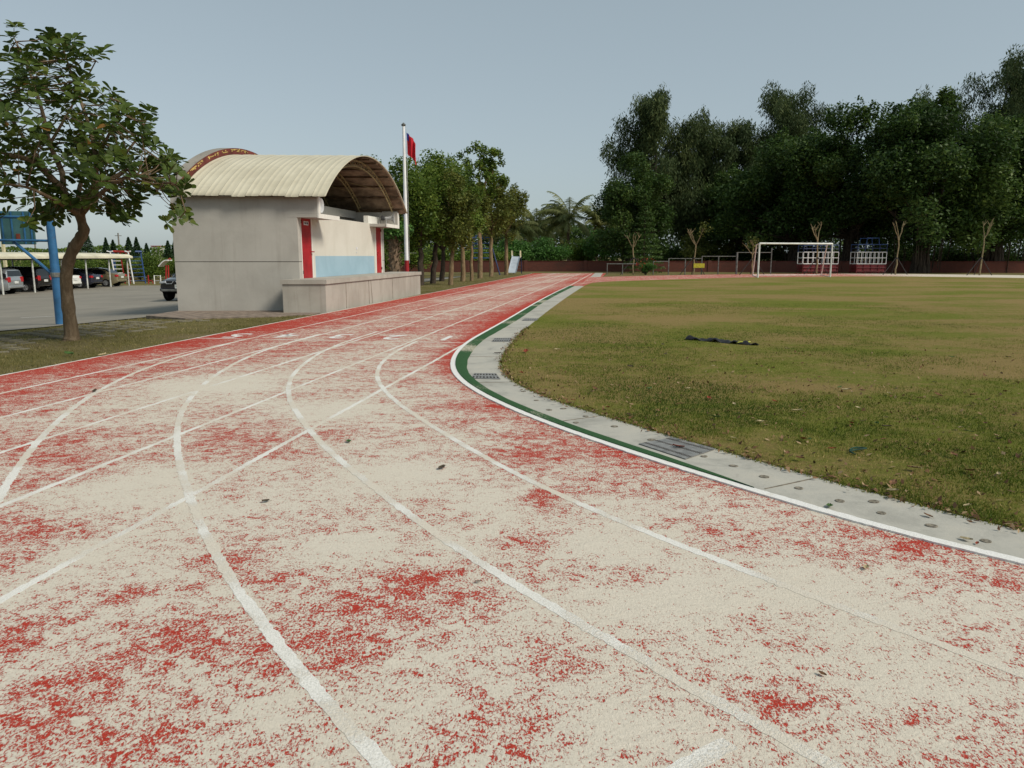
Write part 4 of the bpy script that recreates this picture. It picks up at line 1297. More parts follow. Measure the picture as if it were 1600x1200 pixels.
def casuarina(label, base, H, W, n, group, lean=0.0, low=.22, seed=1):
    t = thing('casuarina_tree', label, 'tree', base, 0, group)
    rg = random.Random(seed)
    top = Vector((lean, 0, H))
    parts = [(wig((0, 0, -.1), top, 9, .25), .34, .03)]
    cl = []; W *= 1.22; n = int(n * 1.45)
    nb = 44
    for i in range(nb):
        f = low + (1 - low) * (i / nb) ** .9
        a = rg.uniform(0, 6.283); env = math.sin(min(1, (1 - f) * 2.4 + .30) * 1.45)
        L = W * env * rg.uniform(.55, 1.1)
        st = Vector((lean * f, 0, H * f * .97)); e = st + Vector((math.cos(a) * L, math.sin(a) * L, rg.uniform(-.1, 1.1) * W * .33))
        parts.append((wig(st, e, 5, .15), .09 * (1.1 - f), .015))
        for q in (.45, .75, 1.0):
            c = st.lerp(e, q)
            s = W * rg.uniform(.17, .33) * (1.15 - .35 * f)
            cl.append((c.x, c.y, c.z + s * .2, s, s, s * rg.uniform(1.0, 1.7)))
    trunk_mesh(parts, 'bark_dark', t, n=7)
    C, k = clump_cloud(cl, n, .35)
    tone = RNG.normal(0, .13, len(cl)); rnd = np.clip(.45 + tone[k] + RNG.normal(0, .2, n), 0, 1)
    # drooping needle sprays
    d = rand_dirs(n); d[:, 2] = -np.abs(d[:, 2]) - .55; d /= np.linalg.norm(d, axis=1)[:, None]
    L = (.26 + .42 * RNG.random((n, 1))); s = np.cross(d, rand_dirs(n)); s /= np.linalg.norm(s, axis=1)[:, None]
    w = .028 + .045 * RNG.random((n, 1))
    V = np.stack([C, C + d * L * .5 + s * w, C + d * L, C + d * L * .5 - s * w], axis=1)
    np_mesh('crown', V, 4, 'leaf_casuarina', t, rnd)

def banyan(label, base, H, rx, ry, n, group, low=3.0, seed=1, roots=16, size=.33):
    t = thing('banyan_tree', label, 'tree', base, 0, group)
    rg = random.Random(seed)
    cl = []; parts = []
    for k in range(12):                                   # fused stems and aerial roots
        a = k * .5236; r = .55
        parts.append((wig((math.cos(a) * r * 1.25, math.sin(a) * r * 1.25, -.1), (math.cos(a) * r * .45, math.sin(a) * r * .45, low * 1.15), 5, .06), .20, .13))
    nc = 58; n = int(n * 1.4)
    for i in range(nc):
        a = rg.uniform(0, 6.283); q = rg.random() ** .5; f = rg.random()
        h = low + (H - low) * (f * (1 - .34 * q ** 2.4) )
        r_ = rg.uniform(.20, .38)
        cl.append((math.cos(a) * rx * q * .92, math.sin(a) * ry * q * .92, h, rx * r_, ry * r_, (H - low) * r_ * .42))
        if i % 3 == 0:
            parts.append((wig((math.cos(a) * .3, math.sin(a) * .3, low), (cl[-1][0], cl[-1][1], h), 6, .3), .22, .03))
    for i in range(9):
        a = rg.uniform(0, 6.283); q = rg.uniform(.2, .8)
        cl.append((math.cos(a) * rx * q, math.sin(a) * ry * q, H * (1.0 - .33 * q ** 2) + .1, rx * .10, ry * .10, rx * .16))
    for i in range(roots):
        a = rg.uniform(0, 6.283); q = rg.uniform(.15, .55)
        x, y = math.cos(a) * rx * q, math.sin(a) * ry * q
        parts.append((wig((x, y, low + rg.uniform(1, 2.4)), (x * .85, y * .85, rg.uniform(-.1, 1.4)), 4, .08), .05, .03))
    trunk_mesh(parts, 'bark_dark', t, n=6)
    C, k = clump_cloud(cl, n, .6)
    tone = RNG.normal(0, .14, len(cl)); rnd = np.clip(.42 + tone[k] + RNG.normal(0, .2, n), 0, 1)
    np_mesh('crown', leaf_quads(C, size, .5), 4, 'leaf_banyan', t, rnd)

def palm(label, base, H, R_, group, nf=26, seed=1, dead=3):
    t = thing('palm_tree', label, 'palm', base, 0, group)
    rg = random.Random(seed)
    trunk_mesh([(wig((0, 0, -.2), (rg.uniform(-.4, .4), 0, H), 6, .08), .24, .16)], 'bark_palm', t)
    quads = []; rn = []
    mb = MB()
    for i in range(nf):
        a = rg.uniform(0, 6.283); el = rg.uniform(-.35, 1.35); L = R_ * rg.uniform(.8, 1.1)
        pts = []; p = Vector((0, 0, H)); ang = el
        for k in range(12):
            pts.append(p.copy())
            p = p + Vector((math.cos(a) * math.cos(ang), math.sin(a) * math.cos(ang), math.sin(ang))) * (L / 11)
            ang -= .07 + .11 * (k / 11) * (1.4 - .3 * el)
        mb.tube(pts, [.045 * (1 - k / 13) for k in range(12)], 4)
        side = Vector((-math.sin(a), math.cos(a), 0)); tone = rg.uniform(.2, .85)
        for k in range(2, 46):
            f = k / 46 * 11; i0 = int(f); q = pts[min(i0, 11)].lerp(pts[min(i0 + 1, 11)], f - i0)
            dirv = (pts[min(i0 + 1, 11)] - pts[max(i0 - 0, 0)]); dirv = dirv.normalized() if dirv.length > 0 else Vector((0, 0, -1))
            ll = R_ * .24 * math.sin(min(1, k / 46 * 1.05 + .12) * 2.9) + .12
            for sg in (-1, 1):
                tip = q + side * sg * ll * .75 + dirv * ll * .45 + Vector((0, 0, -ll * rg.uniform(.25, .75)))
                w = dirv * .05
                quads.append([q - w, q + w, tip + w * .4, tip - w * .2]); rn.append(min(1, max(0, tone + rg.uniform(-.15, .15))))
    mb.build('frond_ribs', 'leaf_palm', t)
    np_mesh('fronds', np.array([[tuple(v) for v in q] for q in quads]), 4, 'leaf_palm', t, np.array(rn))

def conifer(label, base, H, W, n, group, m='leaf_conifer', seed=1):
    t = thing('conifer_tree', label, 'tree', base, 0, group)
    trunk_mesh([([Vector((0, 0, -.1)), Vector((0, 0, H * .5)), Vector((0, 0, H * .98))], .12, .02)], 'bark_dark', t, n=6)
    f = RNG.random(n) ** .75
    if H > 5: f = np.round(f * 14) / 14 * .6 + f * .4
    rr = W * (1 - f) ** .8 * (.45 + .6 * RNG.random(n)); a = RNG.random(n) * 6.283
    C = np.c_[rr * np.cos(a), rr * np.sin(a), .2 + f * (H - .1) - rr * .12]
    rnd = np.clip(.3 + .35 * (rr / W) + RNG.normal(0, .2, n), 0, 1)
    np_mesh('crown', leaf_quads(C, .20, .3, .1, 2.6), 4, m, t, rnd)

def shrub(name, label, base, r, n, m, group=None, size=.14, stems=6, cat='shrub'):
    t = thing(name, label, cat, base, 0, group)
    parts = [(wig((0, 0, -.05), (random.uniform(-.6, .6) * r[0], random.uniform(-.6, .6) * r[1], r[2] * random.uniform(.8, 1.5)), 5, .06), .035, .01) for _ in range(stems)]
    trunk_mesh(parts, 'bark_dark', t, 'stem', 5)
    cl = []
    for i in range(16):
        d = rand_dirs(1)[0]; q = random.uniform(.3, .75); s = random.uniform(.25, .48)
        cl.append((d[0] * r[0] * q, d[1] * r[1] * q, max(.15, r[2] * (.95 + d[2] * q * .9)), r[0] * s, r[1] * s, r[2] * s))
    C, k = clump_cloud(cl, n, .5); C[:, 2] = np.maximum(C[:, 2], .03)
    tone = RNG.normal(0, .13, len(cl)); rnd = np.clip(.45 + tone[k] + RNG.normal(0, .2, n), 0, 1)
    np_mesh('foliage', leaf_quads(C, size, .4), 4, m, t, rnd)
    return t

# ---- foreground almond tree
def make_almond():
    D = 13.85
    base = Vector((-8.06, 13.85, -.06))
    t = thing('almond_tree', 'foreground tree with crooked brown trunk and rosettes of big glossy leaves', 'tree', base)
    def q(px, py, dy=0.0):
        p = at(px, py, D + dy); return Vector((p.x, p.y, p.z)) - base
    parts = []
    mb = MB()
    tr = [(q(112, 533), .20), (q(112, 522), .165), (q(108, 490), .148), (q(104, 450), .135), (q(104, 425), .128), (q(111, 397), .125), (q(124, 374), .122), (q(131, 362), .128), (q(128, 348), .105), (q(123, 330), .12)]
    P = catmull([p for p, _ in tr], 4); rr = np.interp(np.linspace(0, 1, len(P)), np.linspace(0, 1, len(tr)), [r for _, r in tr])
    mb.tube(P, [r * .78 * random.uniform(.92, 1.08) for r in rr], 14)
    limbs = [([(122,335,0),(97,297,-.1),(70,268,-.3),(47,250,-.5),(0,237,-.7),(-60,205,-.9)], .075, .02),
             ([(123,330,0),(100,300,.2),(97,270,.4),(78,225,.5),(65,170,.6),(45,110,.7),(25,65,.7)], .07, .012),
             ([(124,330,0),(140,305,-.1),(147,290,-.2),(150,250,-.3),(140,200,-.3),(120,140,-.2),(100,80,-.2)], .07, .012),
             ([(128,328,0),(152,293,.2),(178,278,.3),(196,264,.4),(192,247,.4),(215,215,.5),(232,180,.5)], .06, .01),
             ([(128,335,0),(160,300,-.5),(205,275,-.8),(250,285,-1.0),(275,290,-1.1),(290,330,-1.1)], .045, .008),
             ([(122,330,0),(90,290,.8),(40,220,1.2),(-10,140,1.4),(-40,90,1.5)], .06, .012),
             ([(124,330,0),(125,290,.8),(150,230,1.2),(180,180,1.4)], .055, .01),
             ([(122,335,0),(80,310,-.8),(30,290,-1.2),(-50,290,-1.4)], .045, .01),
             ([(150,250,-.3),(180,190,-.4),(190,160,-.4)], .03, .01), ([(78,225,.5),(110,170,.6),(150,95,.5)], .03, .01)]
    nodes = []
    for pts, r0, r1 in limbs:
        pp = catmull([q(*p) for p in pts], 5); nodes += pp[4:]
        mb.tube(pp, [r0 + (r1 - r0) * (i / (len(pp) - 1)) for i in range(len(pp))], 8)
    mb.build('trunk', 'bark_almond', t, True)
    spots = [(30,58,20),(12,45,10),(80,75,22),(78,55,12),(120,98,22),(108,68,14),(155,88,14),(60,110,40),(10,120,45),(100,150,42),(40,180,55),(-40,170,60),(130,178,36),(165,158,18),(190,163,16),(150,215,46),(195,212,38),
             (225,176,13),(235,212,24),(100,230,50),(30,245,50),(-50,260,55),(180,262,42),(230,255,36),(262,262,24),(268,290,22),(288,300,15),(282,340,18),(270,350,10),(130,288,36),(70,295,36),(20,305,34),(200,305,26),(165,318,20),(205,343,16),(180,335,12),(55,345,16),(88,328,18),(45,358,9),(-60,320,40),(-100,200,70),(110,320,16),(240,290,16)]
    ar = np.array([s[2] ** 2 for s in spots], float)
    nros = 640
    leaves = []; tw = MB()
    ks = RNG.choice(len(spots), nros, p=ar ** .8 / (ar ** .8).sum())
    lf = MB()
    for k in ks:
        px, py, r = spots[k]
        a = random.uniform(0, 6.283); rad = r * math.sqrt(random.random())
        depth = random.gauss(0, .5 + .018 * r)
        c = q(px + math.cos(a) * rad, py + math.sin(a) * rad, depth)
        nd = min(nodes, key=lambda p: (p - c).length)
        if (nd - c).length < 1.0 and random.random() < .75:
            mid = nd.lerp(c, .5) + Vector((random.uniform(-.05, .05), random.uniform(-.05, .05), -.04))
            tw.tube([nd, mid, c], [.012, .009, .006], 4, False)
        axis = Vector((random.gauss(0, .45), random.gauss(0, .45), 1)).normalized()
        out = Vector((c.x, c.y, c.z - 2.9)).normalized()
        axis = (axis + out * .45).normalized()
        e1 = axis.orthogonal().normalized(); e2 = axis.cross(e1)
        nl = random.randint(6, 10); tone = random.gauss(.42, .16); a0 = random.uniform(0, 6)
        for j in range(nl):
            an = a0 + j * 2.4; tilt = random.uniform(.05, .75)
            d = (e1 * math.cos(an) + e2 * math.sin(an)) * math.cos(tilt) + axis * math.sin(tilt)
            leaves.append((c + d * .02, d.normalized(), axis, random.uniform(.11, .205), min(1, max(0, tone + random.gauss(0, .12)))))
    stuff(tw.build('twigs', 'bark_almond', t))
    # leaf shape: obovate, folded along the midrib, tip drooping
    prof = [(0, .0), (.25, .13), (.6, .27), (.85, .24), (1.0, .0)]
    def leaf_mesh(mb, c, d, up, L):
        s = d.cross(up); s = s.normalized() if s.length > 1e-6 else d.orthogonal().normalized()
        n = s.cross(d).normalized()
        mid = [c + d * (L * f) - n * (L * .16 * f * f) for f, _ in prof]
        l = [m_ + s * (L * w) + n * (L * w * .22) for m_, (_, w) in zip(mid, prof)]
        r_ = [m_ - s * (L * w) + n * (L * w * .22) for m_, (_, w) in zip(mid, prof)]
        o = len(mb.v)
        mb.v += [tuple(p) for p in mid + l[1:4] + r_[1:4]]
        F = [(0, 1, 5), (1, 2, 6, 5), (2, 3, 7, 6), (3, 4, 7), (0, 8, 1), (1, 8, 9, 2), (2, 9, 10, 3), (3, 10, 4)]
        mb.f += [tuple(i + o for i in f) for f in F]
    crown = MB(); vals = []
    leaves.sort(key=lambda l: l[0].y - .2 * l[3])                      # nearest first
    vis = [l for l in leaves if l[0].x + base.x > -9.6]
    first = set(id(l) for l in vis[:300])
    for l in leaves:
        if id(l) in first: continue
        leaf_mesh(crown, *l[:4]); vals += [l[4]] * 11
    o = crown.build('crown', 'leaf_almond', t); stuff(o)
    a_ = o.data.attributes.new('rnd', 'FLOAT', 'POINT'); a_.data.foreach_set('value', np.array(vals, dtype=np.float32))
    # the three hundred nearest leaves one by one, sharing a few leaf meshes
    protos = []
    for k in range(8):
        mb = MB(); leaf_mesh(mb, Vector((0, 0, 0)), Vector((1, 0, 0)), Vector((0, 0, 1)), 1.0)
        me = bpy.data.meshes.new('leaf'); me.from_pydata(mb.v, [], mb.f); me.update()
        me.materials.append(M['leaf_almond_red' if k == 7 else 'leaf_almond'])
        av = me.attributes.new('rnd', 'FLOAT', 'POINT'); av.data.foreach_set('value', np.full(len(me.vertices), (k + .3) / 8, dtype=np.float32))
        protos.append(me)
    for l in vis[:300]:
        c, d, up, L, tn = l
        k = min(6, int(tn * 8)) if random.random() > .03 else 7
        ob = bpy.data.objects.new('leaf', protos[k]); col.objects.link(ob); ob.parent = t
        s = d.cross(up); s = s.normalized() if s.length > 1e-6 else d.orthogonal().normalized()
        n = s.cross(d).normalized()
        mt = Matrix((d, -s, n)).transposed().to_4x4()
        ob.matrix_local = Matrix.Translation(c) @ mt @ Matrix.Scale(L, 4)
make_almond()

# ---- trees between the stage and the end of the straight
G1 = 'trees lining the track past the stage'
def tp(px, py):
    p = gp(px, py); return Vector((p.x, p.y, lot_z(p.x, p.y)))
broadleaf('street_tree', 'dense dark green tree with black trunk just behind the platform end', tp(657, 445), 6.4, (4.2, 1.75, 1.8, 2.25), 15000, .155, 'leaf_street', 'bark_dark', group=G1, trunk_r=.2, bole=.3, nclump=30)
broadleaf('street_tree', 'full round tree on a leaning dark trunk behind the flagpole', tp(676, 442), 6.9, (4.5, 1.9, 1.9, 2.4), 16000, .16, 'leaf_street', 'bark_dark', group=G1, trunk_r=.2, bole=.3, nclump=30, lean=(.35, 0))
broadleaf('street_tree', 'leafy tree on a short curved trunk filling the row behind the stage', tp(690, 438), 7.4, (4.6, 2.2, 2.0, 2.5), 15000, .17, 'leaf_street', 'bark_dark', group=G1, trunk_r=.17, bole=.25, nclump=30, lean=(.2, 0))
broadleaf('street_tree', 'drooping light green tree with pale leaning trunk beside the track', tp(704, 444.5), 5.6, (3.5, 1.25, 1.3, 2.0), 11000, .15, 'leaf_yellowish', 'bark_pale', group=G1, trunk_r=.14, bole=.4, lean=(.2, 0))
broadleaf('street_tree', 'bushy tree on a straight pale trunk, next to the drooping light green one', tp(723, 439), 7.0, (4.6, 1.45, 1.4, 2.0), 11000, .16, 'leaf_street', 'bark_pale', group=G1, trunk_r=.15, bole=.45)
broadleaf('street_tree', 'thin pale-trunked tree beside the blue climbing tower', tp(737, 438), 5.9, (4.5, 1.0, 1.0, 1.4), 6500, .16, 'leaf_yellowish', 'bark_pale', group=G1, trunk_r=.11, bole=.5)
broadleaf('street_tree', 'tall open-crowned tree with branches showing against the sky', tp(750, 434.5), 10.2, (6.9, 1.9, 1.7, 2.1), 6500, .2, 'leaf_street', 'bark_pale', group=G1, trunk_r=.18, bole=.5, nclump=40, clump=.2, gap=.25)
broadleaf('street_tree', 'pale-trunked tree with yellowish leaves low on the stem', tp(767, 431.5), 6.6, (4.9, 1.7, 1.6, 1.8), 7500, .2, 'leaf_yellowish', 'bark_pale', group=G1, trunk_r=.19, bole=.5)
broadleaf('street_tree', 'last tree of the row with an olive crown, next to the slide', tp(791, 429), 7.9, (5.2, 1.9, 1.8, 2.4), 9500, .2, 'leaf_yellowish', 'bark_pale', group=G1, trunk_r=.20, bole=.42)
broadleaf('street_tree', 'green tree seen through the open end of the stage roof', Vector((-7.2, 41, lot_z(-7.2, 41))), 6.2, (3.9, 1.9, 1.9, 2.4), 12000, .16, 'leaf_street', 'bark_dark', group=G1, trunk_r=.2, bole=.3)
def shaggy():
    t = thing('palm_stump', 'shaggy brown palm trunk with cut frond bases left of the flagpole', 'palm trunk', Vector((-5.6, 36.5, lot_z(-5.6, 36.5))))
    trunk_mesh([(wig((0, 0, -.1), (-.05, 0, 2.6), 6, .03), .26, .2)], 'bark_palm', t)
    mb = MB()
    for i in range(70):
        a = i * 2.4; z = .15 + i * .034
        d = Vector((math.cos(a), math.sin(a), 0)); p = d * .2 + Vector((0, 0, z))
        mb.tube([p, p + d * .08 + Vector((0, 0, .1)), p + d * .2 + Vector((0, 0, random.uniform(.02, .2)))], [.05, .035, .01], 4)
    stuff(mb.build('frond_bases', 'bark_palm', t))
    quads = []
    n = 900; C = rand_dirs(n) * np.array([1.0, 1.0, .5]) * (.4 + .6 * RNG.random((n, 1))) + np.array([0, 0, 2.7])
    np_mesh('leaves', leaf_quads(C, .2, .4), 4, 'leaf_bush', t, RNG.random(n))
shaggy()

# ---- beyond the end wall: palms and bushes
G2 = 'coconut palms beyond the end wall'
def far(px, y, z=0.0): return Vector(((px - 800) / FPX * y * 1.0, y, z))
palm('tall coconut palm with arching fronds behind the end wall', far(888, 100), 6.2, 4.9, G2, 34, 3)
palm('lower coconut palm rising between the round bushes and the tree row', far(838, 104), 5.4, 4.6, G2, 26, 5)
palm('coconut palm half hidden by the dark tree at the corner', far(930, 106), 5.6, 4.6, G2, 26, 8)
palm('short coconut palm peeping over the last tree of the row', far(806, 98), 5.0, 4.4, G2, 22, 13)
G3 = 'bushes behind the end wall'
for i, (px, y, r, m, lb) in enumerate(((845,88,(3.8,2,2.3),'leaf_bush','bright green rounded bush below the tall palm'),(800,86,(3.2,2,1.9),'leaf_bush','green bush behind the slide'),
      (905,92,(3.4,2,2.2),'leaf_street','mid green bush right of the tall palm trunk'),(940,90,(3.2,2,2.8),'leaf_bush','green leafy bush at the foot of the dark corner tree'),
      (760,84,(3.4,2,1.5),'leaf_street','bush behind the climbing tower'),(700,80,(4,2,1.6),'leaf_street','dark green bush seen between the trunks of the tree row'),
      (1090,84,(3.6,2,2.0),'leaf_yellowish','yellow green bush showing through the gap between the big trees'),(1130,86,(3.0,2,1.7),'leaf_yellowish','sunlit bush behind the fence with the yellow board'),
      (640,74,(4.2,2,1.5),'leaf_street','low dark bush behind the flagpole'),(580,70,(4.2,2,1.4),'leaf_street','bush hidden behind the stage'))):
    shrub('bush', lb, far(px, y), r, 6500, m, G3, .24)

# ---- big dark trees on the right
G4 = 'tall casuarinas behind the playground'
casuarina('tall casuarina with a knobbed top left of the big tree mass', far(1026, 90), 18.9, 4.2, 30000, G4, -1.2, .25, 2)
casuarina('slender casuarina standing right behind the knobbed-top one', far(1072, 92), 16.6, 3.4, 22000, G4, .3, .25, 4)
casuarina('casuarina with a ragged top between the two tallest', far(1135, 92), 16.6, 3.4, 22000, G4, 0, .22, 6)
casuarina('tallest casuarina with twin peaks behind the first banyan', far(1212, 93), 20.0, 4.6, 32000, G4, .4, .25, 8)
casuarina('feathery casuarina behind the last banyan', far(1525, 86), 21.5, 4.4, 28000, G4, .6, .25, 10)
casuarina('huge casuarina at the far end of the banyan row', far(1625, 78), 22.5, 5.0, 32000, G4, 0, .2, 12)
casuarina('dark casuarina half lost behind the banyan crowns', far(1420, 95), 19.0, 4.2, 24000, G4, 0, .2, 14)
G5 = 'banyans along the playground edge'
banyan('broad banyan behind the goal with a wide dark crown', far(1235, 80), 13.6, 7.2, 5, 34000, G5, 3.0, 1)
banyan('banyan with thick stem right behind the play cages', far(1318, 76), 15.6, 6.0, 5, 32000, G5, 3.4, 2)
banyan('great banyan with fused root trunk beside the bare sapling', far(1430, 69), 15.0, 6.2, 5, 36000, G5, 3.2, 3, 26)
banyan('banyan at the field corner with hanging roots', far(1545, 71), 13.0, 5.6, 5, 30000, G5, 3.2, 4, 22)
banyan('dark dense corner tree at the end of the straight', far(985, 76), 11.0, 3.5, 3.2, 24000, G5, 2.4, 5, 6, .26)
banyan('shadowy banyan in the gap behind the fence', far(1150, 86), 11.0, 5.2, 4.5, 24000, G5, 3.0, 6)
conifer('bushy dark conifer with tiered branches at the fence corner', far(1003, 69), 6.6, 2.0, 11000, None, 'leaf_banyan')
G6 = 'dim shrubs under the banyans'
for px, y, lb in ((1190,84,'dim shrub under the first banyan'),(1270,83,'dim shrub between the two play cages'),(1375,81,'dim shrub right of the twin play cages'),(1480,80,'dim shrub behind the fused root trunk'),(1585,79,'dim shrub below the huge casuarina'),(1050,86,'dim shrub behind the fence')):
    shrub('dim_shrub', lb, far(px, y), (4.6, 2, 1.6), 5200, 'leaf_banyan', G6, .26)

# ---- left background
G7 = 'clipped conifers behind the carport'
LB = -.85
for i, (px, ty, y, w, lb) in enumerate(((147,368,78,.95,'pointed conifer just above the carport roof, the widest one'),(176,377,78,.62,'slim conifer beside the climbing frame, left of a twin'),(187,380,79,.6,'slim conifer behind the red climbing frame bar'),
      (211,376,79,.8,'conifer standing right of the climbing frame'),(223,376,80,.65,'narrow conifer between two wider ones'),(238,385,80,.6,'low conifer beside the rounded hedge'),(271,381,80,.7,'conifer next to the stage wall'),(281,381,82,.6,'thin conifer half hidden by the stage wall'),(120,384,80,.7,'short conifer behind the trunk of the foreground tree'))):
    b = far(px, y, LB); top = at(px, ty, y).z
    conifer(lb, b, (top - LB) * 1.06, w * 1.5, 2600, G7, 'leaf_conifer')
G8 = 'hedge bushes behind the car park'
for px, y, r, m, lb in ((20,74,(4.2,1.6,1.35),'leaf_street','hedge bush behind the silver minivan'),(70,76,(4,1.6,1.3),'leaf_street','hedge bush behind the black estate car'),(130,76,(3.6,1.6,1.3),'leaf_street','hedge bush behind the white car'),
      (190,77,(3.0,1.5,1.3),'leaf_street','hedge bush behind the climbing frame'),(240,72,(2.2,1.5,1.5),'leaf_street','rounded hedge bush next to the red shelter'),(280,75,(2.6,1.5,1.4),'leaf_street','hedge bush behind the red shelter'),(-40,72,(4,1.6,1.4),'leaf_street','hedge bush behind the carport end'),(225,76,(2.4,1.5,1.35),'leaf_yellowish','light hedge bush under the narrow conifers')):
    shrub('hedge_bush', lb, far(px, y, LB), r, 4200, m, G8, .16)

# ================================================================== FAR SIDE FURNITURE
def wall_y(x): return 77.3 - .146 * (x + 4)
def make_wall():
    a = (-40, wall_y(-40)); L = 130 / math.cos(math.atan(.146)); ang = math.atan(-.146)
    w = thing('boundary_wall', 'low red brown brick boundary wall along the far end', 'wall', (a[0], a[1], 0), ang)
    n = 22
    for k in range(n):
        mb = MB(); mb.box(((k + .5) * L / n, 0, .43), (L / n - .36, .2, 1.1)); p = mb.build('panel', 'wall_brick', w)
        mb = MB(); mb.box((k * L / n, 0, .46), (.34, .3, 1.2), 0, .02); mb.build('pier', 'wall_brick', w)
        mb = MB(); mb.box(((k + .5) * L / n, 0, 1.0), (L / n - .36, .26, .05)); mb.build('cap', 'maroon', p)
    return w
make_wall()

def make_goal():
    a, b = gp(1184, 434), gp(1297, 433)
    c, d = gp(1176, 430.5), gp(1283, 430.2)
    H = 2.38
    g = thing('football_goal', 'white tubular football goal without a net on the grass', 'goal', a)
    rel = lambda p, z: (p.x - a.x, p.y - a.y, z)
    def tube(nm, pts, r): 
        mb = MB(); mb.tube(pts, r, 8); mb.build(nm, 'goal_white', g, True)
    tube('post', [rel(a, -.05), rel(a, H)], .062); tube('post', [rel(b, -.05), rel(b, H)], .062)
    tube('crossbar', [rel(a, H - .02), rel(b, H - .02)], .062)
    top = .32
    for p, q in ((a, c), (b, d)):
        e = p.lerp(q, .55)
        tube('top_stay', [rel(p, H - .03), rel(e, H - .06)], .035); tube('back_post', [rel(e, H - .06), rel(q, -.03)], .042)
        tube('ground_bar', [rel(p, .03), rel(q, .03)], .025)
    tube('rear_bar', [rel(c, .03), rel(d, .03)], .03)
make_goal()

def make_fence():
    posts = [(1021, 408), (1045, 403.5), (1071, 403.5), (1097, 400), (1123, 400), (1152, 394), (1206, 387.5)]
    y = 63.0
    f = thing('mesh_fence', 'grey tube fence stepping up in height behind the far bend', 'fence', far(1021, y))
    o = far(1021, y)
    pp = [(at(px, py, y) - o) for px, py in posts]
    for i, p in enumerate(pp):
        mb = MB(); mb.tube([(p.x, 0, -.05), (p.x, 0, p.z)], .045 if i not in (5,) else .08, 8); mb.build('post', 'fence_grey', f)
        if i < len(pp) - 1:
            q = pp[i + 1]; z = min(p.z, q.z) - .03
            mb = MB(); mb.tube([(p.x, 0, z), (q.x, 0, z)], .03, 6); mb.build('rail', 'fence_grey', f)
    mb = MB(); yb = -.08
    x0 = (at(1084, 400, y) - o).x; x1 = (at(1101, 400, y) - o).x
    mb = MB(); mb.box(((x0 + x1) / 2, 0, .72), (x1 - x0, .02, .36)); 
    s = mb.build('sign_board', 'sign_yellow', None, loc=o + Vector((0, -.09, 0))); tag(s, 'small yellow board fixed to the grey fence', 'sign')
    # low rail
    lo = far(947, 62.5); r = thing('low_rail', 'low pale tube rail left of the first bare sapling', 'railing', lo)
    dx = (at(971, 400, 62.5) - at(947, 400, 62.5)).x
    for x in (0, dx): mb = MB(); mb.tube([(x, 0, -.05), (x, 0, .86)], .035, 8); mb.build('post', 'fence_grey', r)
    mb = MB(); mb.tube([(-.03, 0, .86), (dx * 1.9, 0, .86)], .035, 8); mb.build('rail', 'fence_grey', r)
make_fence()

def sapling(label, px, top, y, seed):
    rg = random.Random(seed); b = far(px, y); H = at(px, top, y).z
    t = thing('bare_sapling', label, 'sapling', b, 0, 'staked saplings along the far bend')
    fork = Vector((rg.uniform(-.15, .15), 0, H * .62)); parts = [(wig((0, 0, -.05), fork, 7, .05), .065, .048)]
    for k in range(4):
        a = rg.uniform(-1, 1); e = fork + Vector((a * .8 + rg.uniform(-.15, .15), rg.uniform(-.4, .4), H * .38 * rg.uniform(.65, 1.05)))
        pp = wig(fork, e, 5, .06); parts.append((pp, .038, .018))
        for q in range(2): parts.append((wig(pp[3], pp[3] + Vector((rg.uniform(-.35, .35), rg.uniform(-.2, .2), rg.uniform(.2, .5))), 3, .03), .022, .01))
    trunk_mesh(parts, 'bark_sapling', t, n=7)
    for sx, sy in ((-1.15, -.2), (.95, -.1), (.1, .9)):
        mb = MB(); mb.tube([(sx, sy, -.05), (sx * .06, sy * .06, 1.35)], .03, 6); mb.build('stake', 'stake', t)
    mb = MB(); mb.lathe([(.09, 1.26), (.10, 1.28), (.10, 1.36), (.09, 1.38)], (0, 0, 0), 'z', 8); mb.build('tie', 'stake', t)
    if seed in (2, 3):
        n = 160; C = np.array([parts[1][0][-1][:]]) + RNG.normal(0, .28, (n, 3)); stuff(np_mesh('leaves', leaf_quads(C, .14), 4, 'leaf_yellowish', t, RNG.random(n)))
for px, top, y, sd, lb in ((988,362,63.5,1,'pale bare sapling left of the red flowering bush'),(1080,356,63.0,2,'thin leafy-topped sapling in front of the yellow board'),(1172,378,61.5,3,'short forked sapling just left of the goal'),
      (1271,346,62.5,4,'pale sapling seen through the goal frame'),(1393,344,62.0,5,'forked bare sapling right of the play cages'),(1523,336,60.0,6,'tall forked bare sapling near the field corner')):
    sapling(lb, px, top, y, sd)
def flower_bush():
    b = far(1007, 62.8); t = shrub('flower_bush', 'small green bush dotted with red flowers by the fence', b, (.9, .6, .58), 2200, 'leaf_bush', None, .11)
    C = rand_dirs(60) * np.array([.85, .6, .45]) + np.array([0, -.1, .75]); C[:, 2] = np.abs(C[:, 2]) + .15
    stuff(np_mesh('flowers', leaf_quads(C, .12), 4, 'flower_red', t, RNG.random(60)))
flower_bush()

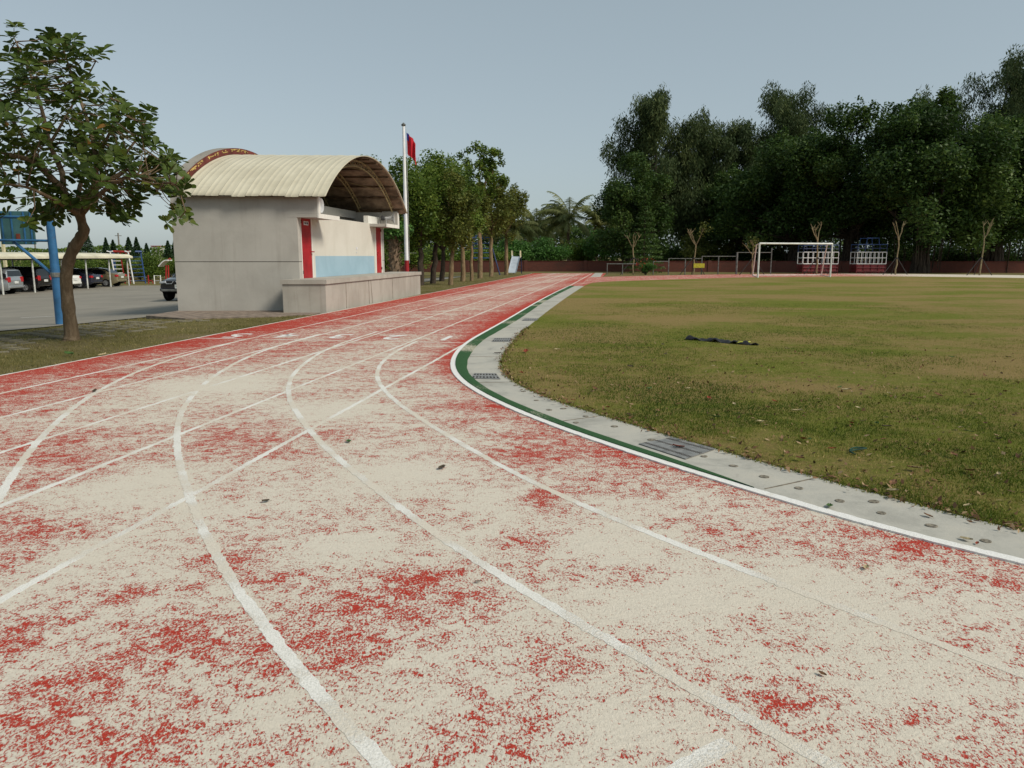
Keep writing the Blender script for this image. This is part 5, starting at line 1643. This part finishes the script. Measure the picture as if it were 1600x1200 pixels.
def play_cage(label, px0, px1, y, blue_top, crown):
    o = far((px0 + px1) / 2, y); w = (px1 - px0) / FPX * y; z = lambda py: at(800, py, y).z
    t = thing('play_cage', label, 'climbing frame', o, 0, 'painted climbing cages under the banyans')
    dp = 1.3; zb, zm, zt = z(412), z(394), z(blue_top)
    n = 8
    def bars(nm, m, za, zb_, k, r):
        for i in range(k):
            for yy in (0, dp):
                x = -w / 2 + w * i / (k - 1)
                mb = MB(); mb.tube([(x, yy, za), (x, yy, zb_)], r, 6); mb.build(nm, m, t)
    bars('lower_bar', 'paint_maroon', -.05, zb, 5, .03); bars('cage_bar', 'paint_white', zb, zm, n, .028); bars('upper_bar', 'paint_navy', zm, zt, 5, .03)
    for zz, m in ((.2, 'paint_maroon'), (zb * .6, 'paint_maroon'), (zb - .02, 'paint_white'), ((zb + zm) / 2, 'paint_white'), (zm, 'paint_white'), (zt, 'paint_blue'), ((zm + zt) / 2, 'paint_navy')):
        for q in (((-w / 2, 0), (w / 2, 0)), ((-w / 2, dp), (w / 2, dp)), ((-w / 2, 0), (-w / 2, dp)), ((w / 2, 0), (w / 2, dp))):
            mb = MB(); mb.tube([(*q[0], zz), (*q[1], zz)], .032, 6); mb.build('ring_bar', m, t)
    mb = MB(); mb.box((0, dp / 2, zb * .5), (w * .94, dp * .94, zb * .8)); mb.build('lower_panel', 'paint_maroon', t)
    if crown:
        zc = z(crown)
        mb = MB(); mb.tube([(-w * .22, 0, zt), (-w * .2, 0, zc), (w * .2, 0, zc), (w * .22, 0, zt)], .035, 6); mb.build('top_hoop', 'paint_blue', t)
        mb = MB(); mb.tube([(-w * .22, dp, zt), (-w * .2, dp, zc), (w * .2, dp, zc), (w * .22, dp, zt)], .035, 6); mb.build('top_hoop', 'paint_blue', t)
play_cage('wide climbing cage of white bars with blue top behind the goal', 1249, 1303, 66.5, 383, None)
play_cage('climbing cage of white bars with a raised blue hoop on top', 1332, 1377, 66.0, 382, 372)

def slide():
    y = 63.5; o = gp(800, 428.3); o.z = 0; y = o.y
    t = thing('playground_slide', 'pale grey metal slide with cream handrails at the end of the tree row', 'slide', o)
    w = .72; rows = []
    prof = [(0, .10), (.35, .16), (1.4, .85), (2.3, 1.42), (2.6, 1.45)]
    for sx in (-1, -.98, -.9, .9, .98, 1):
        rows.append([(sx * w / 2 + yy * .16, yy, z + (.14 if abs(sx) > .95 else 0)) for yy, z in prof])
    mb = MB(); mb.grid(rows); ch = mb.build('chute', 'steel_slide', t); md = ch.modifiers.new('thickness', 'SOLIDIFY'); md.thickness = .02
    for sx in (-1, 1):
        mb = MB(); mb.tube([(sx * w / 2 + .34, 2.2, 1.35), (sx * w / 2 + .34, 2.4, 1.95), (sx * w / 2 + .40, 2.8, 1.9), (sx * w / 2 + .42, 3.0, 1.4)], .045, 8); mb.build('handrail', 'paint_cream', t, True)
        mb = MB(); mb.tube([(sx * w / 2 + .42, 2.6, 1.4), (sx * w / 2 + .5, 3.2, -.05)], .04, 8); mb.build('ladder_leg', 'paint_navy', t)
    for k in range(5):
        f = (k + .5) / 5; mb = MB(); mb.tube([(-w / 2 + .42 + .08 * f, 2.6 + .6 * f, 1.4 * (1 - f)), (w / 2 + .42 + .08 * f, 2.6 + .6 * f, 1.4 * (1 - f))], .025, 6); mb.build('rung', 'fence_grey', t)
slide()

def tower():
    o = gp(752, 429.5); t = thing('climbing_tower', 'blue and red playground tower behind the pale trunks', 'climbing tower', o)
    for x in (-.75, .75):
        for y in (0, 1.2):
            mb = MB(); mb.tube([(x, y, -.05), (x, y, 1.35)], .07, 8); mb.build('post', 'paint_red', t)
            mb = MB(); mb.tube([(x, y, 1.35), (x * .9, y, 2.9)], .06, 8); mb.build('upper_post', 'paint_blue', t)
    mb = MB(); mb.box((0, .6, 1.35), (1.6, 1.3, .08)); mb.build('deck', 'paint_blue', t)
    for z in (1.75, 2.1, 2.5, 2.88): 
        mb = MB(); mb.tube([(-.72, 0, z), (.72, 0, z)], .04, 6); mb.build('rail', 'paint_blue', t)
    mb = MB(); mb.add([(-.85, -.1, 2.9), (.85, -.1, 2.9), (.85, 1.3, 2.9), (-.85, 1.3, 2.9), (0, .6, 3.5)], [(0, 1, 4), (1, 2, 4), (2, 3, 4), (3, 0, 4), (3, 2, 1, 0)]); mb.build('roof', 'paint_blue', t)
    mb = MB(); mb.tube([(.7, .1, 2.8), (1.5, -.3, .0)], .05, 8); mb.build('ladder_rail', 'paint_navy', t)
    mb = MB(); mb.tube([(.7, .6, 2.8), (1.5, .25, .0)], .05, 8); mb.build('ladder_rail', 'paint_navy', t)
    for k in range(8):
        f = (k + .5) / 8; mb = MB(); mb.tube([(.7 + .8 * f, .1 - .4 * f, 2.8 * (1 - f)), (.7 + .8 * f, .6 - .35 * f, 2.8 * (1 - f))], .03, 6); mb.build('rung', 'paint_white' if k > 3 else 'paint_blue', t)
tower()

def climbing_frame():
    y = 66; o = far(200, y, LB); k = y / FPX
    t = thing('ladder_climber', 'tall white, red and blue ladder climbing frame beside the carport', 'climbing frame', o)
    z1 = at(200, 393, y).z - LB; zt = z1
    X = lambda px: (px - 200) * k
    def leg(px0, px1, m, yy, r=.06, zz=zt):
        mb = MB(); mb.tube([(X(px0), yy, zz), (X(px1), yy, -.05)], r, 8); mb.build('leg', m, t)
    leg(181.5, 186.5, 'paint_white', 0); leg(209, 214, 'paint_white', 0); leg(192, 196, 'paint_red', .5); leg(201, 204, 'paint_red', .5, .05)
    leg(172, 174, 'paint_blue', 1.3); leg(217, 221, 'paint_blue', 1.3); leg(168, 170, 'paint_blue', 2.0, .05)
    for i in range(7):
        z = zt * (.08 + i * .125)
        f = 1 - z / zt
        for a, b, c, d, yy in ((181.5, 186.5, 192, 196, .25), (201, 204, 209, 214, .25), (209, 214, 217, 221, .65)):
            mb = MB(); mb.tube([(X(a + (b - a) * f), 0 if a != 201 else .5, z), (X(c + (d - c) * f), .5 if a == 181.5 else (0 if a == 201 else 1.3), z)], .03, 6); mb.build('rung', 'paint_white' if a != 209 else 'paint_blue', t)
    for px in (181.5, 209):
        mb = MB(); mb.tube([(X(px - 5), 0, zt + .03), (X(px), 0, zt - .05), (X(px + 4), 0, zt + .03)], .06, 6); mb.build('cap_bar', 'paint_white', t)
    mb = MB(); mb.tube([(X(184), .25, zt), (X(209), .25, zt - .04)], .10, 8); mb.build('top_beam', 'paint_red', t)
    mb = MB(); mb.tube([(X(168), 1.3, zt), (X(182), .9, zt)], .08, 8); mb.build('top_beam', 'paint_blue', t)
    mb = MB(); mb.tube([(X(212), .9, zt), (X(219), 1.3, zt)], .08, 8); mb.build('top_beam', 'paint_blue', t)
climbing_frame()
def shelter():
    y = 67; o = far(264, y, LB); k = y / FPX
    t = thing('small_shelter', 'small red play shelter with a curved white roof behind the dark car', 'play shelter', o)
    H = at(264, 405, y).z - LB
    for x0, x1 in ((.12, -.02), (.30, .22)):
        mb = MB(); mb.tube([(x0, 0, H * .75), (x1, 0, -.05)], .07, 8); mb.build('post', 'paint_red', t)
    rows = []
    for yy in (-.5, .5): rows.append([(-.38 + .85 * s, yy, H * .70 + H * .28 * math.sin(s * 1.7 + .05)) for s in np.linspace(0, 1, 10)])
    mb = MB(); mb.grid(rows); r_ = mb.build('roof', 'paint_white', t); md = r_.modifiers.new('thickness', 'SOLIDIFY'); md.thickness = .09
    mb = MB(); mb.tube([(.35, -.1, H * .97), (.55, -.1, H * 1.03), (.62, -.1, H * .98)], .06, 6); mb.build('finial', 'paint_red', t)
    o2 = far(251, 65.5, LB); r = thing('white_railing', 'low white two-post railing on the grass beyond the car park', 'railing', o2)
    for x in (-.27, .27): mb = MB(); mb.tube([(x, 0, -.05), (x, 0, .72)], .045, 8); mb.build('post', 'paint_white', r)
    for z in (.25, .68): mb = MB(); mb.tube([(-.27, 0, z), (.27, 0, z)], .022, 6); mb.build('rail', 'paint_white', r)
    o3 = far(237, 66, LB); r = thing('red_bollard', 'small red play post beside the white railing', 'post', o3)
    mb = MB(); mb.tube([(0, 0, -.05), (0, 0, .72)], .06, 8); mb.build('stem', 'paint_red', r); mb = MB(); mb.tube([(-.05, 0, .3), (.35, 0, .2), (.38, 0, -.05)], .04, 6); mb.build('arm', 'paint_red', r)
shelter()

def backdrop():
    for px, py, y, lb in ((67, 374, 120, 'thin utility pole rising over the carport roof'), (196, 364, 115, 'thin utility pole above the climbing frame')):
        b = far(px, y, -.9); h = at(px, py, y).z + .9
        t = thing('utility_pole', lb, 'pole', b); mb = MB(); mb.tube([(0, 0, 0), (0, 0, h)], [.16, .10], 8); mb.build('shaft', 'utility_pole', t); mb = MB(); mb.tube([(-.5, 0, h - .4), (.5, 0, h - .4)], .05, 6); mb.build('crossarm', 'utility_pole', t)
    b = far(18, 70, LB); t = thing('concrete_post', 'pale cream square post rising behind the silver minivan', 'post', b); h = at(18, 376, 70).z - LB
    mb = MB(); mb.box((0, 0, h / 2), (.24, .24, h), 0, .015); mb.build('shaft', 'paint_cream', t); mb = MB(); mb.box((0, 0, h + .03), (.3, .3, .06)); mb.build('cap', 'fence_grey', t)
    b = far(260, 300, -2); t = thing('distant_building', 'tiny distant pale building with a green sign over the hedge', 'building', b)
    H = at(260, 385, 300).z + 2
    mb = MB(); mb.box((-.6, 0, H / 2), (3.4, 6, H)); w = mb.build('wall', 'far_wall', t)
    mb = MB(); mb.box((-.6, 0, H + .12), (3.8, 6.4, .24)); mb.build('roof', 'pole_red', t)
    for k in range(2): mb = MB(); mb.box((-1.2 + k * 1.3, -3.02, H - 1.1), (.7, .06, .8)); mb.build('window', 'far_glass', w)
    mb = MB(); mb.box((3.2, 0, H / 2 - 1), (2.4, 5, H - 1.0)); w2 = mb.build('wall', 'far_wall', t); mb = MB(); mb.box((3.2, -2.55, H - 2.0), (1.8, .1, 1.4)); mb.build('sign', 'far_green', w2)
backdrop()

# ================================================================== SMALL THINGS ON THE GROUND
def woods():
    n = 70000
    px = RNG.uniform(560, 1760, n); y = RNG.uniform(112, 124, n); x = (px - 800) / FPX * y
    P = np.c_[x, y]; top = 3.2 + 3.4 * vnoise(P, .16, 21) + 1.6 * vnoise(P, .5, 22) + np.where(px > 1000, 3.0, 0)
    z = top * (1 - RNG.random(n) ** 1.7)
    V = leaf_quads(np.c_[P, z], .55, .4)
    o = np_mesh('distant_woods', V, 4, 'leaf_banyan', None, np.clip(.45 + .3 * (vnoise(P, .6, 23) - .5) + RNG.normal(0, .2, n), 0, 1)); stuff(o); tag(o, 'dark band of distant woods closing the view under the tree crowns', 'woods')
    n = 16000
    px = RNG.uniform(-260, 330, n); y = RNG.uniform(92, 98, n); x = (px - 800) / FPX * y
    P = np.c_[x, y]; top = 1.9 + 1.1 * vnoise(P, .3, 31)
    V = leaf_quads(np.c_[P, -.9 + (top + .9) * (1 - RNG.random(n) ** 1.6)], .35, .4)
    o = np_mesh('distant_hedge', V, 4, 'leaf_street', None, np.clip(.4 + RNG.normal(0, .2, n), 0, 1)); stuff(o); tag(o, 'green distant hedge mass beyond the car park', 'hedge')
woods()
make_edge_debris()
def tarp():
    a, b = gp(1072, 532), gp(1186, 541); d = b - a; L = d.length; ang = math.atan2(d.y, d.x)
    rows = []
    for j in range(7):
        row = []
        for i in range(40):
            s, v = i / 39, j / 6 - .5
            w = .05 + .19 * math.sin(math.pi * min(1, s * .9 + .12)) ** .7
            x = s * L; yy = v * w + .05 * math.sin(s * 5) 
            z = .03 + .045 * math.sin(s * 9 + 1) ** 2 * math.cos(v * 2.6) + .02 * math.sin(s * 23 + v * 5) + .012 * math.sin(s * 47)
            row.append((x, yy, max(z, .022)))
        rows.append(row)
    mb = MB(); mb.grid(rows); o = mb.build('black_cloth', 'tarp_black', None, True, loc=(a.x, a.y, 0)); o.rotation_euler = (0, 0, ang)
    md = o.modifiers.new('thickness', 'SOLIDIFY'); md.thickness = .008
    tag(o, 'crumpled strip of black cloth lying on the grass', 'cloth')
    p = gp(1147, 538); mb = MB(); mb.tube([(0, 0, .03), (.07, .01, .05), (.16, 0, .035), (.24, .02, .05)], .011, 5)
    o = mb.build('yellow_cord', 'tape_yellow', None, True, loc=(p.x, p.y - .14, .01)); tag(o, 'short yellow cord beside the black cloth', 'cord')
    p = gp(1335, 712); pts = [(-.02, -.06, .02), (-.05, -.01, .045), (.0, .04, .04), (.08, .05, .055), (.15, .09, .05), (.12, .13, .045), (.04, .11, .05), (-.02, .07, .035)]
    mb = MB(); mb.tube(catmull([(x * .8, y * .8, z * .55) for x, y, z in pts], 5), .007, 6); o = mb.build('green_hose', 'rope_green', None, True, loc=(p.x, p.y, .012)); tag(o, 'dark green bit of hose half sunk in the grass', 'hose')
tarp()

def litter():
    def lm(L, W, curl, seed):
        rg = random.Random(seed); mb = MB(); rows = []
        for i in range(7):
            f = i / 6; w = W * math.sin(math.pi * min(.98, f * .93 + .05)) ** .8
            row = []
            for j in range(5):
                v = j / 4 - .5
                row.append(((f - .5) * L, v * w * 2 * rg.uniform(.85, 1.1), .004 + curl * (abs(v) * 2) ** 1.5 * .6 + curl * (f - .4) ** 2 * 1.2 + rg.uniform(0, .003)))
            rows.append(row)
        mb.grid(rows); mb.tube([(-.5 * L, 0, .006), (-.72 * L, .01, .004)], .0025, 4)
        return mb
    kinds = {}
    for k, m in (('brown', 'litter_brown'), ('pale', 'litter_pale'), ('green', 'litter_green'), ('red', 'litter_red'), ('dark', 'litter_dark')):
        me = []
        for s in range(3):
            o = lm(.13, .036, .035, s * 7 + len(k)).build('fallen_leaf', m, None, True); me.append(o.data); bpy.data.objects.remove(o)
        kinds[k] = me
    def put(px, py, kind, label, group=None, z=.022, sc=1.0):
        p = gp(px, py, z if z < .03 else .02); o = bpy.data.objects.new('fallen_leaf', random.choice(kinds[kind])); col.objects.link(o)
        o.location = (p.x, p.y, z); o.rotation_euler = (random.uniform(-.2, .2), random.uniform(-.2, .2), random.uniform(0, 6.28)); sc *= .72; o.scale = (sc, sc, sc * .6)
        tag(o, label, 'leaf', group)
    put(1060, 698, 'red', 'curled red brown leaf lying on the big drain grate', None, .022, 1.0)
    put(1296, 791, 'green', 'greenish curled leaf on the gutter edge by the white line', None, .016, .75)
    put(1510, 843, 'pale', 'pale olive leaf on the gutter beside a weep hole', None, .016, .7)
    put(1527, 849, 'red', 'tiny red leaf between two weep holes on the gutter', None, .016, .35)
    put(1450, 806, 'brown', 'small brown leaf in the middle of the gutter concrete', None, .016, .6)
    put(545, 690, 'green', 'green leaf lying on the sandy track beside the curved line', None, .008, .8)
    put(690, 731, 'dark', 'dark curled leaf on the sandy lane', None, .008, .8)
    put(1353, 887, 'pale', 'pale olive leaf on the sand near the white kerb line', None, .008, .55)
    put(747, 909, 'dark', 'small dark leaf next to a half buried white line', None, .008, .35)
    put(148, 611, 'dark', 'dark twig-like leaf where two lane lines cross', None, .008, .9)
    put(415, 783, 'dark', 'small dark leaf beside the thick curved lane line', None, .008, .6)
    put(1285, 1053, 'brown', 'brown sliver of leaf on the bare sand', None, .008, .35)
    put(822, 551, 'red', 'bright red leaf at the grass edge of the gutter bend', None, .035, 1.6)
    put(160, 555, 'pale', 'pale leaf by the outer white line of the track', None, .01, 1.6)
    put(108, 553, 'green', 'dark green leaf on the dry verge under the tree', None, .01, 1.9)
    put(778, 552, 'dark', 'dark leaf on the gutter at the bend', None, .02, 1.2)
    P = {'pale': [(1147,634),(1245,645),(1389,618),(1432,736),(1520,634),(1500,672),(1230,547),(1115,574),(1384,656),(1322,612),(1560,745),(870,548),(1188,662),(1340,640),(1145,688),(1075,610),(1510,795),(1395,772)],
         'brown': [(1425,735),(1062,634),(1200,640),(1465,620),(1350,645),(1280,592),(1437,625),(1520,620),(1540,590),(1490,715),(1570,615),(1190,575),(1540,665),(1250,720),(1395,760),(1590,600),(1380,690),(1515,740),(1230,712),(930,610),(1010,640)],
         'red': [(815,585),(895,628),(1108,625),(950,640),(1255,690),(1300,705),(1210,630),(1450,710),(1330,665)],
         'green': [(1118,655),(1265,690),(1312,608),(1515,678),(1487,560),(1015,610),(1370,665)],
         'dark': [(1035,540),(985,575),(1460,600),(1400,610),(1385,670),(1560,690),(1040,555),(1575,560)]}
    names = {'pale': ('straw-pale dry leaf scattered on the field grass', 'pale leaves scattered on the field'), 'brown': ('brown dry leaf scattered on the field grass', 'brown leaves scattered on the field'),
             'red': ('reddish dry leaf scattered along the field grass edge', 'reddish leaves scattered on the field'), 'green': ('green fallen leaf scattered on the field grass', 'green leaves scattered on the field'), 'dark': ('dark dry leaf scattered on the field grass', 'dark leaves scattered on the field')}
    marks = [(gp(1130, 537), 'near the black cloth'), (gp(1090, 690), 'near the big drain grate'), (gp(1335, 712), 'near the green hose'), (gp(820, 560), 'at the gutter bend'),
             (gp(1540, 800), 'along the near gutter edge'), (gp(1420, 640), 'on the bare brown patch'), (gp(1560, 600), 'well out on the open field'), (gp(1230, 630), 'between the cloth and the hose'), (gp(950, 630), 'along the gutter edge past the bend')]
    for k, pts in P.items():
        for px, py in pts:
            g = gp(px, py); near = min(marks, key=lambda q: (g - q[0]).length)
            put(px, py, k, names[k][0].replace('scattered on the field grass', '').replace('scattered along the field grass edge', '').strip() + ' on the grass ' + near[1], names[k][1], .04, random.uniform(.5, 1.1))
litter()
